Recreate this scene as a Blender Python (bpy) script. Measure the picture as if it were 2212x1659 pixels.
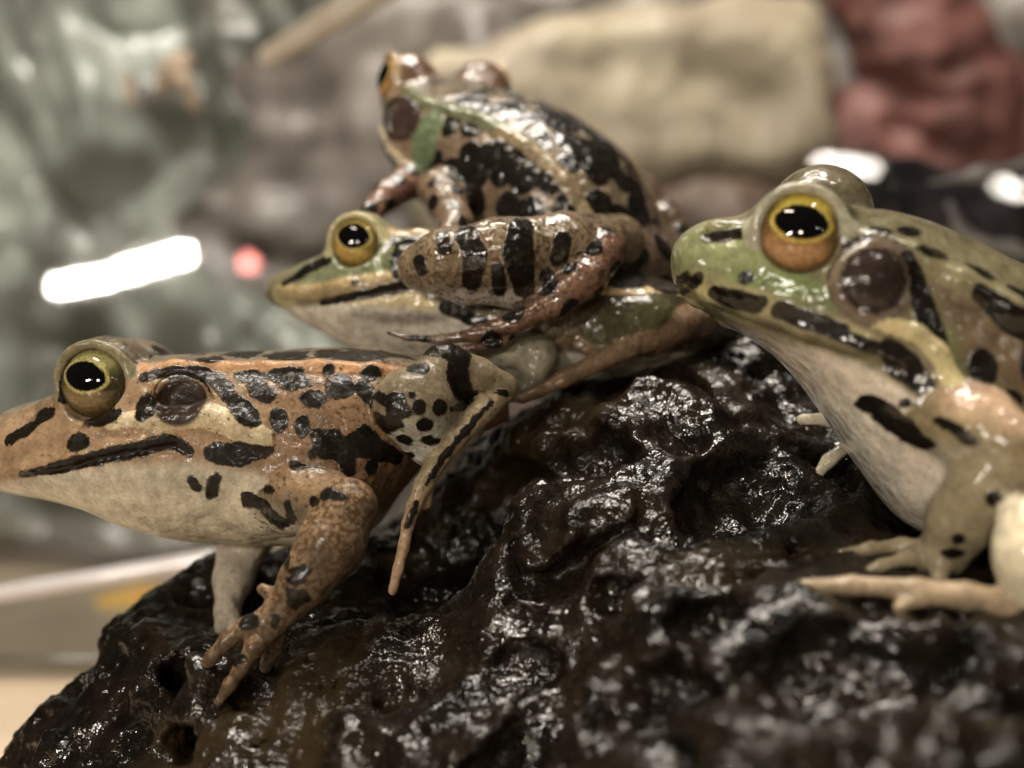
import bpy, math, random
import numpy as np
from mathutils import Vector, Matrix, Euler

random.seed(7)
CM = 0.01                      # everything below is written in centimetres

# ------------------------------------------------------------------ camera
scene = bpy.context.scene
for o in list(bpy.data.objects):
    bpy.data.objects.remove(o)
COL = scene.collection
CAMD, PXCM = 10.0, 245.8       # focus distance (cm) and picture pixels (2212 wide) per cm there

cam_data = bpy.data.cameras.new('camera')
cam = bpy.data.objects.new('camera', cam_data)
COL.objects.link(cam)
cam.location = (0, -CAMD * CM, 0)
cam.rotation_euler = (math.radians(90), 0, 0)
cam_data.sensor_width = 36
cam_data.lens = 40
cam_data.clip_start = 0.002
cam_data.clip_end = 20
cam_data.dof.use_dof = True
cam_data.dof.focus_distance = 0.1005
cam_data.dof.aperture_fstop = 40 / 2.8
cam_data.dof.aperture_blades = 0
scene.camera = cam

# ------------------------------------------------------------------ light
world = bpy.data.worlds.new('World')
scene.world = world
world.use_nodes = True
wbg = world.node_tree.nodes['Background']
wbg.inputs[0].default_value = (1.0, 0.90, 0.78, 1)
wbg.inputs[1].default_value = 0.04


def area_lamp(name, loc, target, sx, sy, power, color):
    l = bpy.data.lights.new(name, 'AREA')
    l.shape = 'RECTANGLE'
    l.size, l.size_y = sx * CM, sy * CM
    l.energy = power
    l.color = color
    o = bpy.data.objects.new(name, l)
    COL.objects.link(o)
    o.location = Vector(loc) * CM
    d = (Vector(target) - Vector(loc))
    o.rotation_euler = d.to_track_quat('-Z', 'Y').to_euler()
    return o


# ceiling tube lamps of the room, plus one added to brighten the backdrop
WARM, NEUT = (1.0, 0.87, 0.70), (1.0, 0.92, 0.81)
area_lamp('overhead_lamp', (-12, -12, 30), (0, 1, 0), 10, 1.7, 0.40, WARM)
area_lamp('overhead_lamp', (14, -7, 32), (0, 1, 0), 8, 1.5, 0.24, NEUT)
area_lamp('overhead_lamp', (2, 9, 34), (0, 7, 0), 14, 2.0, 0.45, NEUT)
area_lamp('room_lamp', (-4.6, -34, 6), (0, 3, 0), 4, 3, 0.26, WARM)
area_lamp('overhead_lamp', (-4, 2, 36), (0, 24, 3), 24, 4.0, 2.5, NEUT)  # added lamp, aimed at the backdrop to brighten it
# the same room's lamps behind the viewer, whose reflections show in the clear tank wall (wall plane y = WALL_Y)
WALL_Y = 8.0


def lamp_seen_in_wall(px, py, sx, sy, power, color, tilt=0.0, y=-30.0, shape='RECTANGLE'):
    s = (CAMD + 2 * WALL_Y - y) / CAMD / PXCM
    l = bpy.data.lights.new('wall_lamp', 'AREA')
    l.shape = shape
    l.size, l.size_y = sx * s * CM, sy * s * CM
    l.energy, l.color = power, color
    o = bpy.data.objects.new('wall_lamp', l)
    COL.objects.link(o)
    o.location = Vector(((px - 1106) * s, y, (829.5 - py) * s)) * CM
    o.rotation_euler = Euler((math.radians(90), math.radians(tilt), 0))


lamp_seen_in_wall(178, 608, 130, 22, 0.36, NEUT, -10)
lamp_seen_in_wall(330, 566, 160, 26, 0.46, NEUT, -16)
lamp_seen_in_wall(1830, 355, 130, 18, 0.03, NEUT, 8)
lamp_seen_in_wall(2185, 405, 60, 16, 0.014, NEUT, 20)
lamp_seen_in_wall(535, 566, 30, 30, 0.011, (1.0, 0.30, 0.26), 0, shape='DISK')

scene.view_settings.view_transform = 'Standard'
scene.view_settings.look = 'None'
scene.view_settings.exposure = -0.1
scene.view_settings.gamma = 1.0
scene.view_settings.use_curve_mapping = False
scene.cycles.use_denoising = True
scene.cycles.max_bounces = 6
scene.cycles.sample_clamp_indirect = 4.0


# ------------------------------------------------------------------ helpers
def W(px, py, y):
    s = (CAMD + y) / CAMD / PXCM
    return np.array([(px - 1106) * s, y, (829.5 - py) * s])


def lin(h):
    h = h.lstrip('#')
    v = [int(h[i:i + 2], 16) / 255 for i in (0, 2, 4)]
    return np.array([x / 12.92 if x <= 0.04045 else ((x + 0.055) / 1.055) ** 2.4 for x in v])


def smooth(e0, e1, x):
    t = np.clip((x - e0) / (e1 - e0), 0, 1)
    return t * t * (3 - 2 * t)


_rng = np.random.RandomState(11)
_perm = _rng.permutation(256).astype(np.int32)
_perm = np.concatenate([_perm, _perm, _perm])
_grad = _rng.normal(size=(256, 3)).astype(np.float32)
_grad /= np.linalg.norm(_grad, axis=1, keepdims=True)


def noise3(p):
    """gradient noise, p (N,3) -> (N,) about -0.7..0.7"""
    p = p.astype(np.float32)
    i = np.floor(p).astype(np.int32)
    f = p - i
    i &= 255
    u = f * f * f * (f * (f * 6 - 15) + 10)
    out = 0
    for dx in (0, 1):
        wx = u[:, 0] if dx else 1 - u[:, 0]
        hx = _perm[i[:, 0] + dx]
        for dy in (0, 1):
            wy = u[:, 1] if dy else 1 - u[:, 1]
            hy = _perm[hx + i[:, 1] + dy]
            for dz in (0, 1):
                wz = u[:, 2] if dz else 1 - u[:, 2]
                g = _grad[_perm[hy + i[:, 2] + dz]]
                dot = g[:, 0] * (f[:, 0] - dx) + g[:, 1] * (f[:, 1] - dy) + g[:, 2] * (f[:, 2] - dz)
                out = out + wx * wy * wz * dot
    return out


def fbm(p, octaves=3, gain=0.5, lac=2.03):
    a, s, out = 1.0, 1.0, 0
    for k in range(octaves):
        out = out + a * noise3(p * s + 17.3 * k)
        a *= gain
        s *= lac
    return out


def new_obj(name, me, parent=None, mat=None, loc=None):
    o = bpy.data.objects.new(name, me)
    COL.objects.link(o)
    if parent is not None:
        o.parent = parent
    if loc is not None:
        o.location = Vector(loc) * CM
    if mat is not None:
        me.materials.append(mat)
    return o


def mesh_np(name, V, F, smoothed=True):
    """V (N,3) in cm, F (M,4) or (M,3) or list"""
    me = bpy.data.meshes.new(name)
    V = np.asarray(V, dtype=np.float32) * CM
    if isinstance(F, np.ndarray):
        k = F.shape[1]
        me.vertices.add(len(V))
        me.vertices.foreach_set('co', V.ravel())
        me.loops.add(F.size)
        me.loops.foreach_set('vertex_index', F.ravel().astype(np.int32))
        me.polygons.add(len(F))
        me.polygons.foreach_set('loop_start', (np.arange(len(F)) * k).astype(np.int32))
        me.update(calc_edges=True)
    else:
        me.from_pydata(V.tolist(), [], F)
        me.update()
    if smoothed:
        me.polygons.foreach_set('use_smooth', np.ones(len(me.polygons), dtype=bool))
    return me


def put_color(me, name, rgb):
    a = me.attributes.new(name, 'FLOAT_COLOR', 'POINT')
    c = np.ones((len(rgb), 4), dtype=np.float32)
    c[:, :3] = rgb
    a.data.foreach_set('color', c.ravel())


def put_float(me, name, v):
    a = me.attributes.new(name, 'FLOAT', 'POINT')
    a.data.foreach_set('value', np.asarray(v, dtype=np.float32))


def tag(o, label=None, cat=None, group=None, kind=None):
    if label:
        o['label'] = label
    if cat:
        o['category'] = cat
    if group:
        o['group'] = group
    if kind:
        o['kind'] = kind
    return o


def empty(name, loc):
    o = bpy.data.objects.new(name, None)
    COL.objects.link(o)
    o.location = Vector(loc) * CM
    o.empty_display_size = 0.01
    return o


# ------------------------------------------------------------------ distance fields
class Field:
    def __init__(s, lo, hi, h):
        s.lo, s.h = np.array(lo, float), h
        s.n = [int(math.ceil((hi[i] - lo[i]) / h)) + 1 for i in range(3)]
        s.ax = [(lo[i] + h * np.arange(s.n[i])).astype(np.float32) for i in range(3)]
        s.d = np.full(s.n, 3.0, dtype=np.float32)

    def sl(s, lo, hi):
        r = []
        for i in range(3):
            a = max(0, int((lo[i] - s.lo[i]) / s.h))
            b = min(s.n[i], int((hi[i] - s.lo[i]) / s.h) + 2)
            if b <= a:
                return None
            r.append(slice(a, b))
        return tuple(r)

    def apply(s, p):
        k = p['k']
        q = s.sl(p['lo'] - k - 0.06, p['hi'] + k + 0.06)
        if q is None:
            return
        X = s.ax[0][q[0]][:, None, None]
        Y = s.ax[1][q[1]][None, :, None]
        Z = s.ax[2][q[2]][None, None, :]
        v = p['fn'](X, Y, Z)
        a = s.d[q]
        if p['op'] == 'add':
            hh = np.maximum(k - np.abs(a - v), 0) / k
            s.d[q] = np.minimum(a, v) - hh * hh * k * 0.25
        else:
            v = -v
            hh = np.maximum(k - np.abs(a - v), 0) / k
            s.d[q] = np.maximum(a, v) + hh * hh * k * 0.25

    def mesh(s):
        """surface nets"""
        d = s.d
        n = d.shape
        ins = d < 0
        c = np.zeros([m - 1 for m in n], dtype=np.int8)
        for dx in (0, 1):
            for dy in (0, 1):
                for dz in (0, 1):
                    c += ins[dx:n[0] - 1 + dx, dy:n[1] - 1 + dy, dz:n[2] - 1 + dz]
        act = (c > 0) & (c < 8)
        idx = np.argwhere(act)
        vid = np.full(act.shape, -1, dtype=np.int32)
        vid[act] = np.arange(len(idx))
        corner = [(dx, dy, dz) for dx in (0, 1) for dy in (0, 1) for dz in (0, 1)]
        val = {q: d[idx[:, 0] + q[0], idx[:, 1] + q[1], idx[:, 2] + q[2]] for q in corner}
        acc = np.zeros((len(idx), 3))
        cnt = np.zeros(len(idx))
        for q in corner:
            for a in range(3):
                if q[a] == 0:
                    r = list(q)
                    r[a] = 1
                    r = tuple(r)
                    v0, v1 = val[q], val[r]
                    m = (v0 < 0) != (v1 < 0)
                    t = np.where(m, v0 / np.where(m, v0 - v1, 1), 0)
                    pt = np.tile(np.array(q, float), (len(idx), 1))
                    pt[:, a] = t
                    acc[m] += pt[m]
                    cnt[m] += 1
        V = s.lo + s.h * (idx + acc / cnt[:, None])
        quads = []
        for a in range(3):
            b, e = (a + 1) % 3, (a + 2) % 3
            s0 = [slice(None)] * 3
            s1 = [slice(None)] * 3
            s0[a], s1[a] = slice(0, n[a] - 1), slice(1, n[a])
            m = ins[tuple(s0)] != ins[tuple(s1)]
            # interior edges only
            lim = [slice(None)] * 3
            lim[b], lim[e] = slice(1, n[b] - 1), slice(1, n[e] - 1)
            mm = np.zeros_like(m)
            mm[tuple(lim)] = m[tuple(lim)]
            ed = np.argwhere(mm)
            if not len(ed):
                continue
            first = ins[tuple(s0)][mm]

            def g(db, de):
                q = ed.copy()
                q[:, b] -= db
                q[:, e] -= de
                return vid[q[:, 0], q[:, 1], q[:, 2]]
            Q = np.stack([g(1, 1), g(0, 1), g(0, 0), g(1, 0)], axis=1)
            Q[~first] = Q[~first][:, ::-1]
            quads.append(Q)
        F = np.concatenate(quads)
        F = F[(F >= 0).all(axis=1)]
        return V, F


def relax(V, F, it=2, lam=0.5):
    for _ in range(it):
        S = np.zeros_like(V)
        N = np.zeros(len(V))
        for k in range(4):
            a, b = F[:, k], F[:, (k + 1) % 4]
            for c in range(3):
                S[:, c] += np.bincount(a, V[b, c], len(V)) + np.bincount(b, V[a, c], len(V))
            N += np.bincount(a, minlength=len(V)) + np.bincount(b, minlength=len(V))
        V = V + lam * (S / np.maximum(N, 1)[:, None] - V)
    return V


def normals(V, F):
    n = np.cross(V[F[:, 2]] - V[F[:, 0]], V[F[:, 3]] - V[F[:, 1]])
    out = np.zeros_like(V)
    for k in range(4):
        for c in range(3):
            out[:, c] += np.bincount(F[:, k], n[:, c], len(V))
    return out / np.maximum(np.linalg.norm(out, axis=1, keepdims=True), 1e-9)


def cone(a, ra, b, rb, k=0.1, group='body', op='add'):
    a, b = np.array(a, float), np.array(b, float)
    ba = b - a
    L = max(float(ba @ ba), 1e-9)

    def fn(X, Y, Z):
        t = np.clip(((X - a[0]) * ba[0] + (Y - a[1]) * ba[1] + (Z - a[2]) * ba[2]) / L, 0, 1)
        r = ra + (rb - ra) * t
        return np.sqrt((X - a[0] - t * ba[0]) ** 2 + (Y - a[1] - t * ba[1]) ** 2 + (Z - a[2] - t * ba[2]) ** 2) - r
    R = max(ra, rb)
    return dict(fn=fn, lo=np.minimum(a, b) - R, hi=np.maximum(a, b) + R, k=k, group=group, op=op)


def ellipsoid(c, r, k=0.1, group='body', op='add', rot=None):
    c, r = np.array(c, float), np.array(r, float)
    M = np.array(rot.to_3x3().transposed()) if rot is not None else np.eye(3)

    def fn(X, Y, Z):
        x, y, z = X - c[0], Y - c[1], Z - c[2]
        u = (M[0, 0] * x + M[0, 1] * y + M[0, 2] * z) / r[0]
        v = (M[1, 0] * x + M[1, 1] * y + M[1, 2] * z) / r[1]
        w = (M[2, 0] * x + M[2, 1] * y + M[2, 2] * z) / r[2]
        return (np.sqrt(u * u + v * v + w * w) - 1) * r.min()
    R = r.max()
    return dict(fn=fn, lo=c - R, hi=c + R, k=k, group=group, op=op)


def torus(c, axis, R, r, k=0.03, group='body'):
    c, ax = np.array(c, float), np.array(axis, float)
    ax /= np.linalg.norm(ax)

    def fn(X, Y, Z):
        x, y, z = X - c[0], Y - c[1], Z - c[2]
        h = x * ax[0] + y * ax[1] + z * ax[2]
        q = np.sqrt(np.maximum(x * x + y * y + z * z - h * h, 0))
        return np.sqrt((q - R) ** 2 + h * h) - r
    return dict(fn=fn, lo=c - R - r, hi=c + R + r, k=k, group=group, op='add')


def chain(pts, k=0.08, group='limb', op='add'):
    """pts [(xyz, r), ...]"""
    return [cone(pts[i][0], pts[i][1], pts[i + 1][0], pts[i + 1][1], k, group, op) for i in range(len(pts) - 1)]


def limb(spec, k=0.08, group='limb'):
    """spec [(px,py,y,r_px), ...]: radii in picture pixels at that depth"""
    return chain([(W(a, b, y), r * (CAMD + y) / CAMD / PXCM) for a, b, y, r in spec], k, group)


class Loft:
    """body of superellipse sections: rows (x, top, mid, bottom, halfwidth, exponent, centre y) in cm"""

    def __init__(s, rows, M=None):
        A = np.array(sorted(rows, key=lambda r: r[0]), float)
        xs = np.linspace(A[0, 0], A[-1, 0], 500)
        s.xs = xs
        T = []
        x = A[:, 0]
        for c in range(1, 7):
            v = A[:, c]
            m = np.zeros(len(x))
            dl = np.diff(v) / np.diff(x)
            m[0], m[-1] = dl[0], dl[-1]
            for i in range(1, len(x) - 1):
                if dl[i - 1] * dl[i] > 0:
                    h0, h1 = x[i] - x[i - 1], x[i + 1] - x[i]
                    m[i] = 3 * (h0 + h1) / ((2 * h1 + h0) / dl[i - 1] + (h1 + 2 * h0) / dl[i])
            j = np.clip(np.searchsorted(x, xs) - 1, 0, len(x) - 2)
            h = x[j + 1] - x[j]
            t = (xs - x[j]) / h
            T.append(v[j] * (2 * t**3 - 3 * t**2 + 1) + h * m[j] * (t**3 - 2 * t**2 + t)
                     + v[j + 1] * (-2 * t**3 + 3 * t**2) + h * m[j + 1] * (t**3 - t**2))
        s.T = T
        s.M = M                     # frog frame -> world (4x4); None = same
        s.Mi = np.array(M.inverted()) if M is not None else None
        s.A = A

    bend = None

    def local(s, X, Y, Z):
        if s.Mi is None:
            return X, Y, Z
        x, y, z = s.unrot(X, Y, Z)
        if s.bend is None:
            return x, y, z
        phi, x0, x1 = s.bend
        xo = x
        for _ in range(3):
            a = -phi * smooth(x0, x1, xo)
            ca, sa = np.cos(a), np.sin(a)
            xo = x0 + (x - x0) * ca - y * sa
        return xo, (x - x0) * sa + y * ca, z

    def unrot(s, X, Y, Z):
        m = s.Mi
        return (m[0, 0] * X + m[0, 1] * Y + m[0, 2] * Z + m[0, 3],
                m[1, 0] * X + m[1, 1] * Y + m[1, 2] * Z + m[1, 3],
                m[2, 0] * X + m[2, 1] * Y + m[2, 2] * Z + m[2, 3])

    def world(s, p):
        if s.M is None:
            return np.array(p, float)
        p = [float(q) for q in p]
        if s.bend is not None:
            phi, x0, x1 = s.bend
            a = phi * float(smooth(x0, x1, p[0]))
            dx = p[0] - x0
            p = [x0 + dx * math.cos(a) - p[1] * math.sin(a), dx * math.sin(a) + p[1] * math.cos(a), p[2]]
        return np.array(s.M @ Vector(p))

    def params(s, x):
        return [np.interp(x, s.xs, t).astype(np.float32) for t in s.T]

    def fn(s, X, Y, Z):
        x, y, z = s.local(X, Y, Z)
        t, m, b, w, n, yc = s.params(x)
        dz = z - m
        H = np.maximum(np.where(dz > 0, t - m, m - b), 1e-3)
        w = np.maximum(w, 1e-3)
        q = (np.abs(y - yc) / w) ** n + (np.abs(dz) / H) ** n
        d = (np.maximum(q, 1e-6) ** (1 / n) - 1) * np.minimum(w, H)
        return np.maximum(d, np.maximum(s.xs[0] - x, x - s.xs[-1]))

    def surf(s, x, z, side=-1, lift=0.0):
        t, m, b, w, n, yc = [float(v) for v in s.params(x)]
        H = (t - m) if z > m else (m - b)
        q = min(abs(z - m) / max(H, 1e-3), 0.999)
        return np.array([x, yc + side * (w * (1 - q**n) ** (1 / n) + lift), z])

    def prim(s, group='body'):
        lo, hi = [], []
        A = s.A
        c = [s.world((x, y, z)) for x in (A[0, 0] - .2, A[-1, 0]) for y in ((A[:, 6] - A[:, 4]).min(), (A[:, 6] + A[:, 4]).max())
             for z in (A[:, 3].min(), A[:, 1].max())]
        c = np.array(c)
        return dict(fn=s.fn, lo=c.min(0), hi=c.max(0), k=0.15, group=group, op='add')


def loft_px(rows):
    """rows (px, top, mid, bottom, halfwidth cm, exponent, centre y)"""
    out = []
    for px, t, m, b, w, n, yc in rows:
        out.append((W(px, 0, yc)[0], W(0, t, yc)[2], W(0, m, yc)[2], W(0, b, yc)[2], w, n, yc))
    return Loft(out)


# --- markings: signed distance (cm, positive inside) in the frog's own side view (x, z)
class Marks:
    def __init__(s, conv):
        s.conv = conv           # (px,py) -> (x,z) of the frog frame, and scale

    def E(s, px, py, rx, ry, ang=0):
        (cx, cz), k = s.conv(px, py)
        rx, ry = rx * k, ry * k
        ca, sa = math.cos(math.radians(ang)), math.sin(math.radians(ang))

        def f(x, z):
            u = (x - cx) * ca + (z - cz) * sa
            v = -(x - cx) * sa + (z - cz) * ca
            return (1 - np.sqrt((u / rx) ** 2 + (v / ry) ** 2)) * min(rx, ry)
        return f

    def L(s, pts):
        P = []
        for px, py, r in pts:
            (cx, cz), k = s.conv(px, py)
            P.append((cx, cz, r * k))

        def f(x, z):
            out = np.full(x.shape, -9.0)
            for (ax, az, ar), (bx, bz, br) in zip(P[:-1], P[1:]):
                ux, uz = bx - ax, bz - az
                t = np.clip(((x - ax) * ux + (z - az) * uz) / max(ux * ux + uz * uz, 1e-9), 0, 1)
                out = np.maximum(out, ar + (br - ar) * t - np.hypot(x - ax - t * ux, z - az - t * uz))
            return out
        return f

    def P(s, pts):
        P = np.array([s.conv(*p)[0] for p in pts])

        def f(x, z):
            ins = np.zeros(x.shape, bool)
            dist = np.full(x.shape, 9.0)
            for i in range(len(P)):
                (ax, az), (bx, bz) = P[i], P[(i + 1) % len(P)]
                ux, uz = bx - ax, bz - az
                t = np.clip(((x - ax) * ux + (z - az) * uz) / max(ux * ux + uz * uz, 1e-9), 0, 1)
                dist = np.minimum(dist, np.hypot(x - ax - t * ux, z - az - t * uz))
                c = ((az > z) != (bz > z)) & (x < (bx - ax) * (z - az) / (bz - az + 1e-12) + ax)
                ins ^= c
            return np.where(ins, dist, -dist)
        return f


# ------------------------------------------------------------------ materials
def nodes_of(name):
    m = bpy.data.materials.new(name)
    m.use_nodes = True
    nt = m.node_tree
    b = nt.nodes['Principled BSDF']
    return m, nt, b


def N(nt, kind, **kw):
    n = nt.nodes.new(kind)
    for k, v in kw.items():
        if k.startswith('i_'):
            n.inputs[k[2:].replace('_', ' ')].default_value = v
        else:
            setattr(n, k, v)
    return n


def cm_coords(nt):
    tc = N(nt, 'ShaderNodeTexCoord')
    mp = N(nt, 'ShaderNodeMapping')
    mp.inputs['Scale'].default_value = (100, 100, 100)
    nt.links.new(tc.outputs['Object'], mp.inputs['Vector'])
    return mp.outputs['Vector']


def tex_noise(nt, co, scale, detail=3, rough=0.55):
    n = N(nt, 'ShaderNodeTexNoise')
    n.inputs['Scale'].default_value = scale
    n.inputs['Detail'].default_value = detail
    n.inputs['Roughness'].default_value = rough
    nt.links.new(co, n.inputs['Vector'])
    return n.outputs['Fac']


def math_(nt, op, a, b=None, c=None, clamp=False):
    n = N(nt, 'ShaderNodeMath', operation=op, use_clamp=clamp)
    for i, v in enumerate((a, b, c)):
        if v is None:
            continue
        if isinstance(v, (int, float)):
            n.inputs[i].default_value = v
        else:
            nt.links.new(v, n.inputs[i])
    return n.outputs[0]


def ramp(nt, v, a, b, lo=0.0, hi=1.0):
    n = N(nt, 'ShaderNodeMapRange', interpolation_type='SMOOTHSTEP')
    nt.links.new(v, n.inputs['Value'])
    for i, x in zip((1, 2, 3, 4), (a, b, lo, hi)):
        n.inputs[i].default_value = x
    return n.outputs[0]


def mixc(nt, f, a, b, mode='MIX'):
    n = N(nt, 'ShaderNodeMix', data_type='RGBA', blend_type=mode)
    for sock, v in ((n.inputs[0], f), (n.inputs[6], a), (n.inputs[7], b)):
        if isinstance(v, (int, float)):
            sock.default_value = v
        elif isinstance(v, (tuple, list, np.ndarray)):
            sock.default_value = (*[float(q) for q in v[:3]], 1)
        else:
            nt.links.new(v, sock)
    return n.outputs[2]


def skin_material(name, dark=(0.006, 0.0045, 0.003), freck=(0.05, 0.025, 0.012), rough=0.36, coat=0.55,
                  edge=0.028, wet_bump=0.55):
    m, nt, b = nodes_of(name)
    co = cm_coords(nt)
    base = N(nt, 'ShaderNodeAttribute', attribute_name='base').outputs['Color']
    spot = N(nt, 'ShaderNodeAttribute', attribute_name='spot').outputs['Fac']
    fre = N(nt, 'ShaderNodeAttribute', attribute_name='freckle').outputs['Fac']
    n_edge = tex_noise(nt, co, 9, 4, 0.6)
    n_var = tex_noise(nt, co, 5, 5, 0.65)
    n_fine = tex_noise(nt, co, 34, 3, 0.6)
    n_frk = tex_noise(nt, co, 21, 3, 0.6)
    # mottled base
    v = ramp(nt, n_var, 0.3, 0.7, 0.72, 1.2)
    v2 = ramp(nt, n_fine, 0.3, 0.7, 0.86, 1.12)
    vv = math_(nt, 'MULTIPLY', v, v2)
    sc = N(nt, 'ShaderNodeVectorMath', operation='SCALE')
    nt.links.new(base, sc.inputs[0])
    nt.links.new(vv, sc.inputs['Scale'])
    # freckles
    ff = math_(nt, 'ADD', n_frk, math_(nt, 'MULTIPLY', fre, 0.28))
    ff = ramp(nt, ff, 0.62, 0.70, 0, 0.8)
    c1 = mixc(nt, ff, sc.outputs[0], freck)
    # spots
    e = math_(nt, 'MULTIPLY', math_(nt, 'SUBTRACT', n_edge, 0.5), edge * 2)
    sp = ramp(nt, math_(nt, 'ADD', spot, e), -0.016, 0.004)
    dk = mixc(nt, ramp(nt, n_fine, 0.35, 0.7), dark, tuple(1.8 * q for q in dark))
    c2 = mixc(nt, sp, c1, dk)
    nt.links.new(c2, b.inputs['Base Color'])
    nt.links.new(ramp(nt, n_var, 0.35, 0.65, rough - 0.07, rough + 0.09), b.inputs['Roughness'])
    b.inputs['Coat Weight'].default_value = coat
    b.inputs['Coat Roughness'].default_value = 0.10
    b.inputs['Coat IOR'].default_value = 1.42
    b.inputs['Specular IOR Level'].default_value = 0.12
    b.inputs['Subsurface Weight'].default_value = 0.12
    b.inputs['Subsurface Radius'].default_value = (0.9, 0.5, 0.25)
    b.inputs['Subsurface Scale'].default_value = 0.0008
    # granular skin
    vo = N(nt, 'ShaderNodeTexVoronoi')
    vo.inputs['Scale'].default_value = 30
    nt.links.new(co, vo.inputs['Vector'])
    g = math_(nt, 'MULTIPLY', math_(nt, 'SUBTRACT', 0.6, vo.outputs['Distance']), 0.5)
    n_b = tex_noise(nt, co, 6.5, 1.5, 0.5)
    hgt = math_(nt, 'ADD', math_(nt, 'ADD', math_(nt, 'MULTIPLY', n_b, 1.6), math_(nt, 'MULTIPLY', g, 0.10)), math_(nt, 'MULTIPLY', n_fine, 0.06))
    hgt = math_(nt, 'ADD', hgt, math_(nt, 'MULTIPLY', sp, 0.25))
    bu = N(nt, 'ShaderNodeBump')
    bu.inputs['Strength'].default_value = wet_bump
    bu.inputs['Distance'].default_value = 0.0005
    nt.links.new(hgt, bu.inputs['Height'])
    nt.links.new(bu.outputs['Normal'], b.inputs['Normal'])
    nt.links.new(bu.outputs['Normal'], b.inputs['Coat Normal'])
    return m


def eye_material():
    m, nt, b = nodes_of('wet_eye')
    co = cm_coords(nt)
    base = N(nt, 'ShaderNodeAttribute', attribute_name='base').outputs['Color']
    n = tex_noise(nt, co, 30, 4, 0.7)
    k = ramp(nt, n, 0.3, 0.7, 0.65, 1.25)
    sc = N(nt, 'ShaderNodeVectorMath', operation='SCALE')
    nt.links.new(base, sc.inputs[0])
    nt.links.new(k, sc.inputs['Scale'])
    nt.links.new(sc.outputs[0], b.inputs['Base Color'])
    b.inputs['Roughness'].default_value = 0.5
    b.inputs['Specular IOR Level'].default_value = 0.0
    b.inputs['Coat Weight'].default_value = 1.0
    b.inputs['Coat Roughness'].default_value = 0.02
    return m


EYE_MAT = eye_material()


def make_eye(parent, origin, c, R, gaze, roll=0.0, pupil=(0.50, 0.36), off=(0, 0),
             top=lin('#c9bd62'), low=lin('#8d6a34'), side=lin('#453d22'), iris_r=0.86, shape=0.0):
    """an eyeball; gaze = world direction of the iris, its own -Y axis"""
    nu, nv = 112, 80
    th = np.linspace(0, math.pi, nv)
    ph = np.linspace(0, 2 * math.pi, nu, endpoint=False)
    T, P_ = np.meshgrid(th, ph, indexing='ij')
    x, y, z = np.sin(T) * np.cos(P_), -np.cos(T), np.sin(T) * np.sin(P_)
    V = np.stack([x, y, z], -1).reshape(-1, 3)
    i, j = np.meshgrid(np.arange(nv - 1), np.arange(nu), indexing='ij')
    F = np.stack([i * nu + j, i * nu + (j + 1) % nu, (i + 1) * nu + (j + 1) % nu, (i + 1) * nu + j], -1).reshape(-1, 4)
    me = mesh_np('eye', V * R, F)
    X, Y, Z = V[:, 0], V[:, 1], V[:, 2]
    rad = np.hypot(X, Z)
    u, v = (X - off[0]) / pupil[0], (Z - off[1]) / pupil[1]
    # a frog's pupil: a rounded lozenge lying on its side
    e = (np.abs(u) ** 1.8 + np.abs(v) ** 1.8) ** (1 / 1.8)
    a = np.arctan2(Z - off[1], X - off[0])
    up = smooth(-0.25, 0.6, np.sin(a))
    col = low[None] * (1 - up[:, None]) + top[None] * up[:, None]
    hz = smooth(0.72, 0.98, np.abs(np.cos(a)))[:, None]
    col = col * (1 - 0.85 * hz) + side[None] * 0.85 * hz
    dk = smooth(iris_r - 0.22, iris_r, rad)[:, None]
    col = col * (1 - 0.8 * dk) + lin('#2a2415')[None] * 0.8 * dk
    rim = (smooth(0.98, 1.03, e) * (1 - smooth(1.1, 1.2, e)))[:, None]
    col = col * (1 - rim) + (0.6 * top + 0.25 * lin('#dcc878'))[None] * rim
    pu = (1 - smooth(0.97, 1.02, e))[:, None]
    col = col * (1 - pu) + np.array([[0.002, 0.002, 0.002]]) * pu
    back = smooth(0.1, 0.35, Y)[:, None]
    col = col * (1 - back) + lin('#3a3020')[None] * back
    col[(Y > 0.2)] = lin('#3a3020')
    gr = (col @ np.array([.3, .55, .15]))[:, None]
    col = np.clip(gr + (col - gr) * 0.95, 0.001, 1)
    put_color(me, 'base', col)
    o = new_obj('eye', me, parent, EYE_MAT)
    o.location = Vector((np.array(c) - np.array(origin)).tolist()) * CM
    g = Vector(gaze).normalized()
    q = g.to_track_quat('-Y', 'Z')
    o.rotation_euler = (q.to_matrix() @ Matrix.Rotation(roll, 3, 'Y')).to_euler()
    return o


def build_frog(name, prims, lo, hi, h, origin, mat, paint, label, group, dilate=0.012):
    f = Field(lo, hi, h)
    for p in prims:
        f.apply(p)
    V, F = f.mesh()
    V = relax(V, F, 2, 0.5)
    nrm = normals(V, F)
    root = empty('frog', origin)
    me = mesh_np('body', V - np.array(origin), F)
    # which limb or body region a point of the skin belongs to
    groups = []
    for p in prims:
        if p['op'] == 'add' and p['group'] not in groups:
            groups.append(p['group'])
    D = np.full((len(groups), len(V)), 9.0)
    for p in prims:
        if p['op'] == 'add':
            gi = groups.index(p['group'])
            D[gi] = np.minimum(D[gi], p['fn'](V[:, 0], V[:, 1], V[:, 2]))
    base, spot, freckle = paint(V, nrm, {g: D[i] for i, g in enumerate(groups)})
    g = (base @ np.array([.3, .55, .15]))[:, None]
    base = g + (base - g) * SAT
    put_color(me, 'base', np.clip(base, 0.002, 1))
    put_float(me, 'spot', spot + dilate)
    put_float(me, 'freckle', freckle)
    new_obj('body', me, root, mat)
    tag(root, label, 'frog', group)
    return root


def blend(col, c, w):
    return col * (1 - w[:, None]) + np.asarray(c)[None] * w[:, None]


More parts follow.
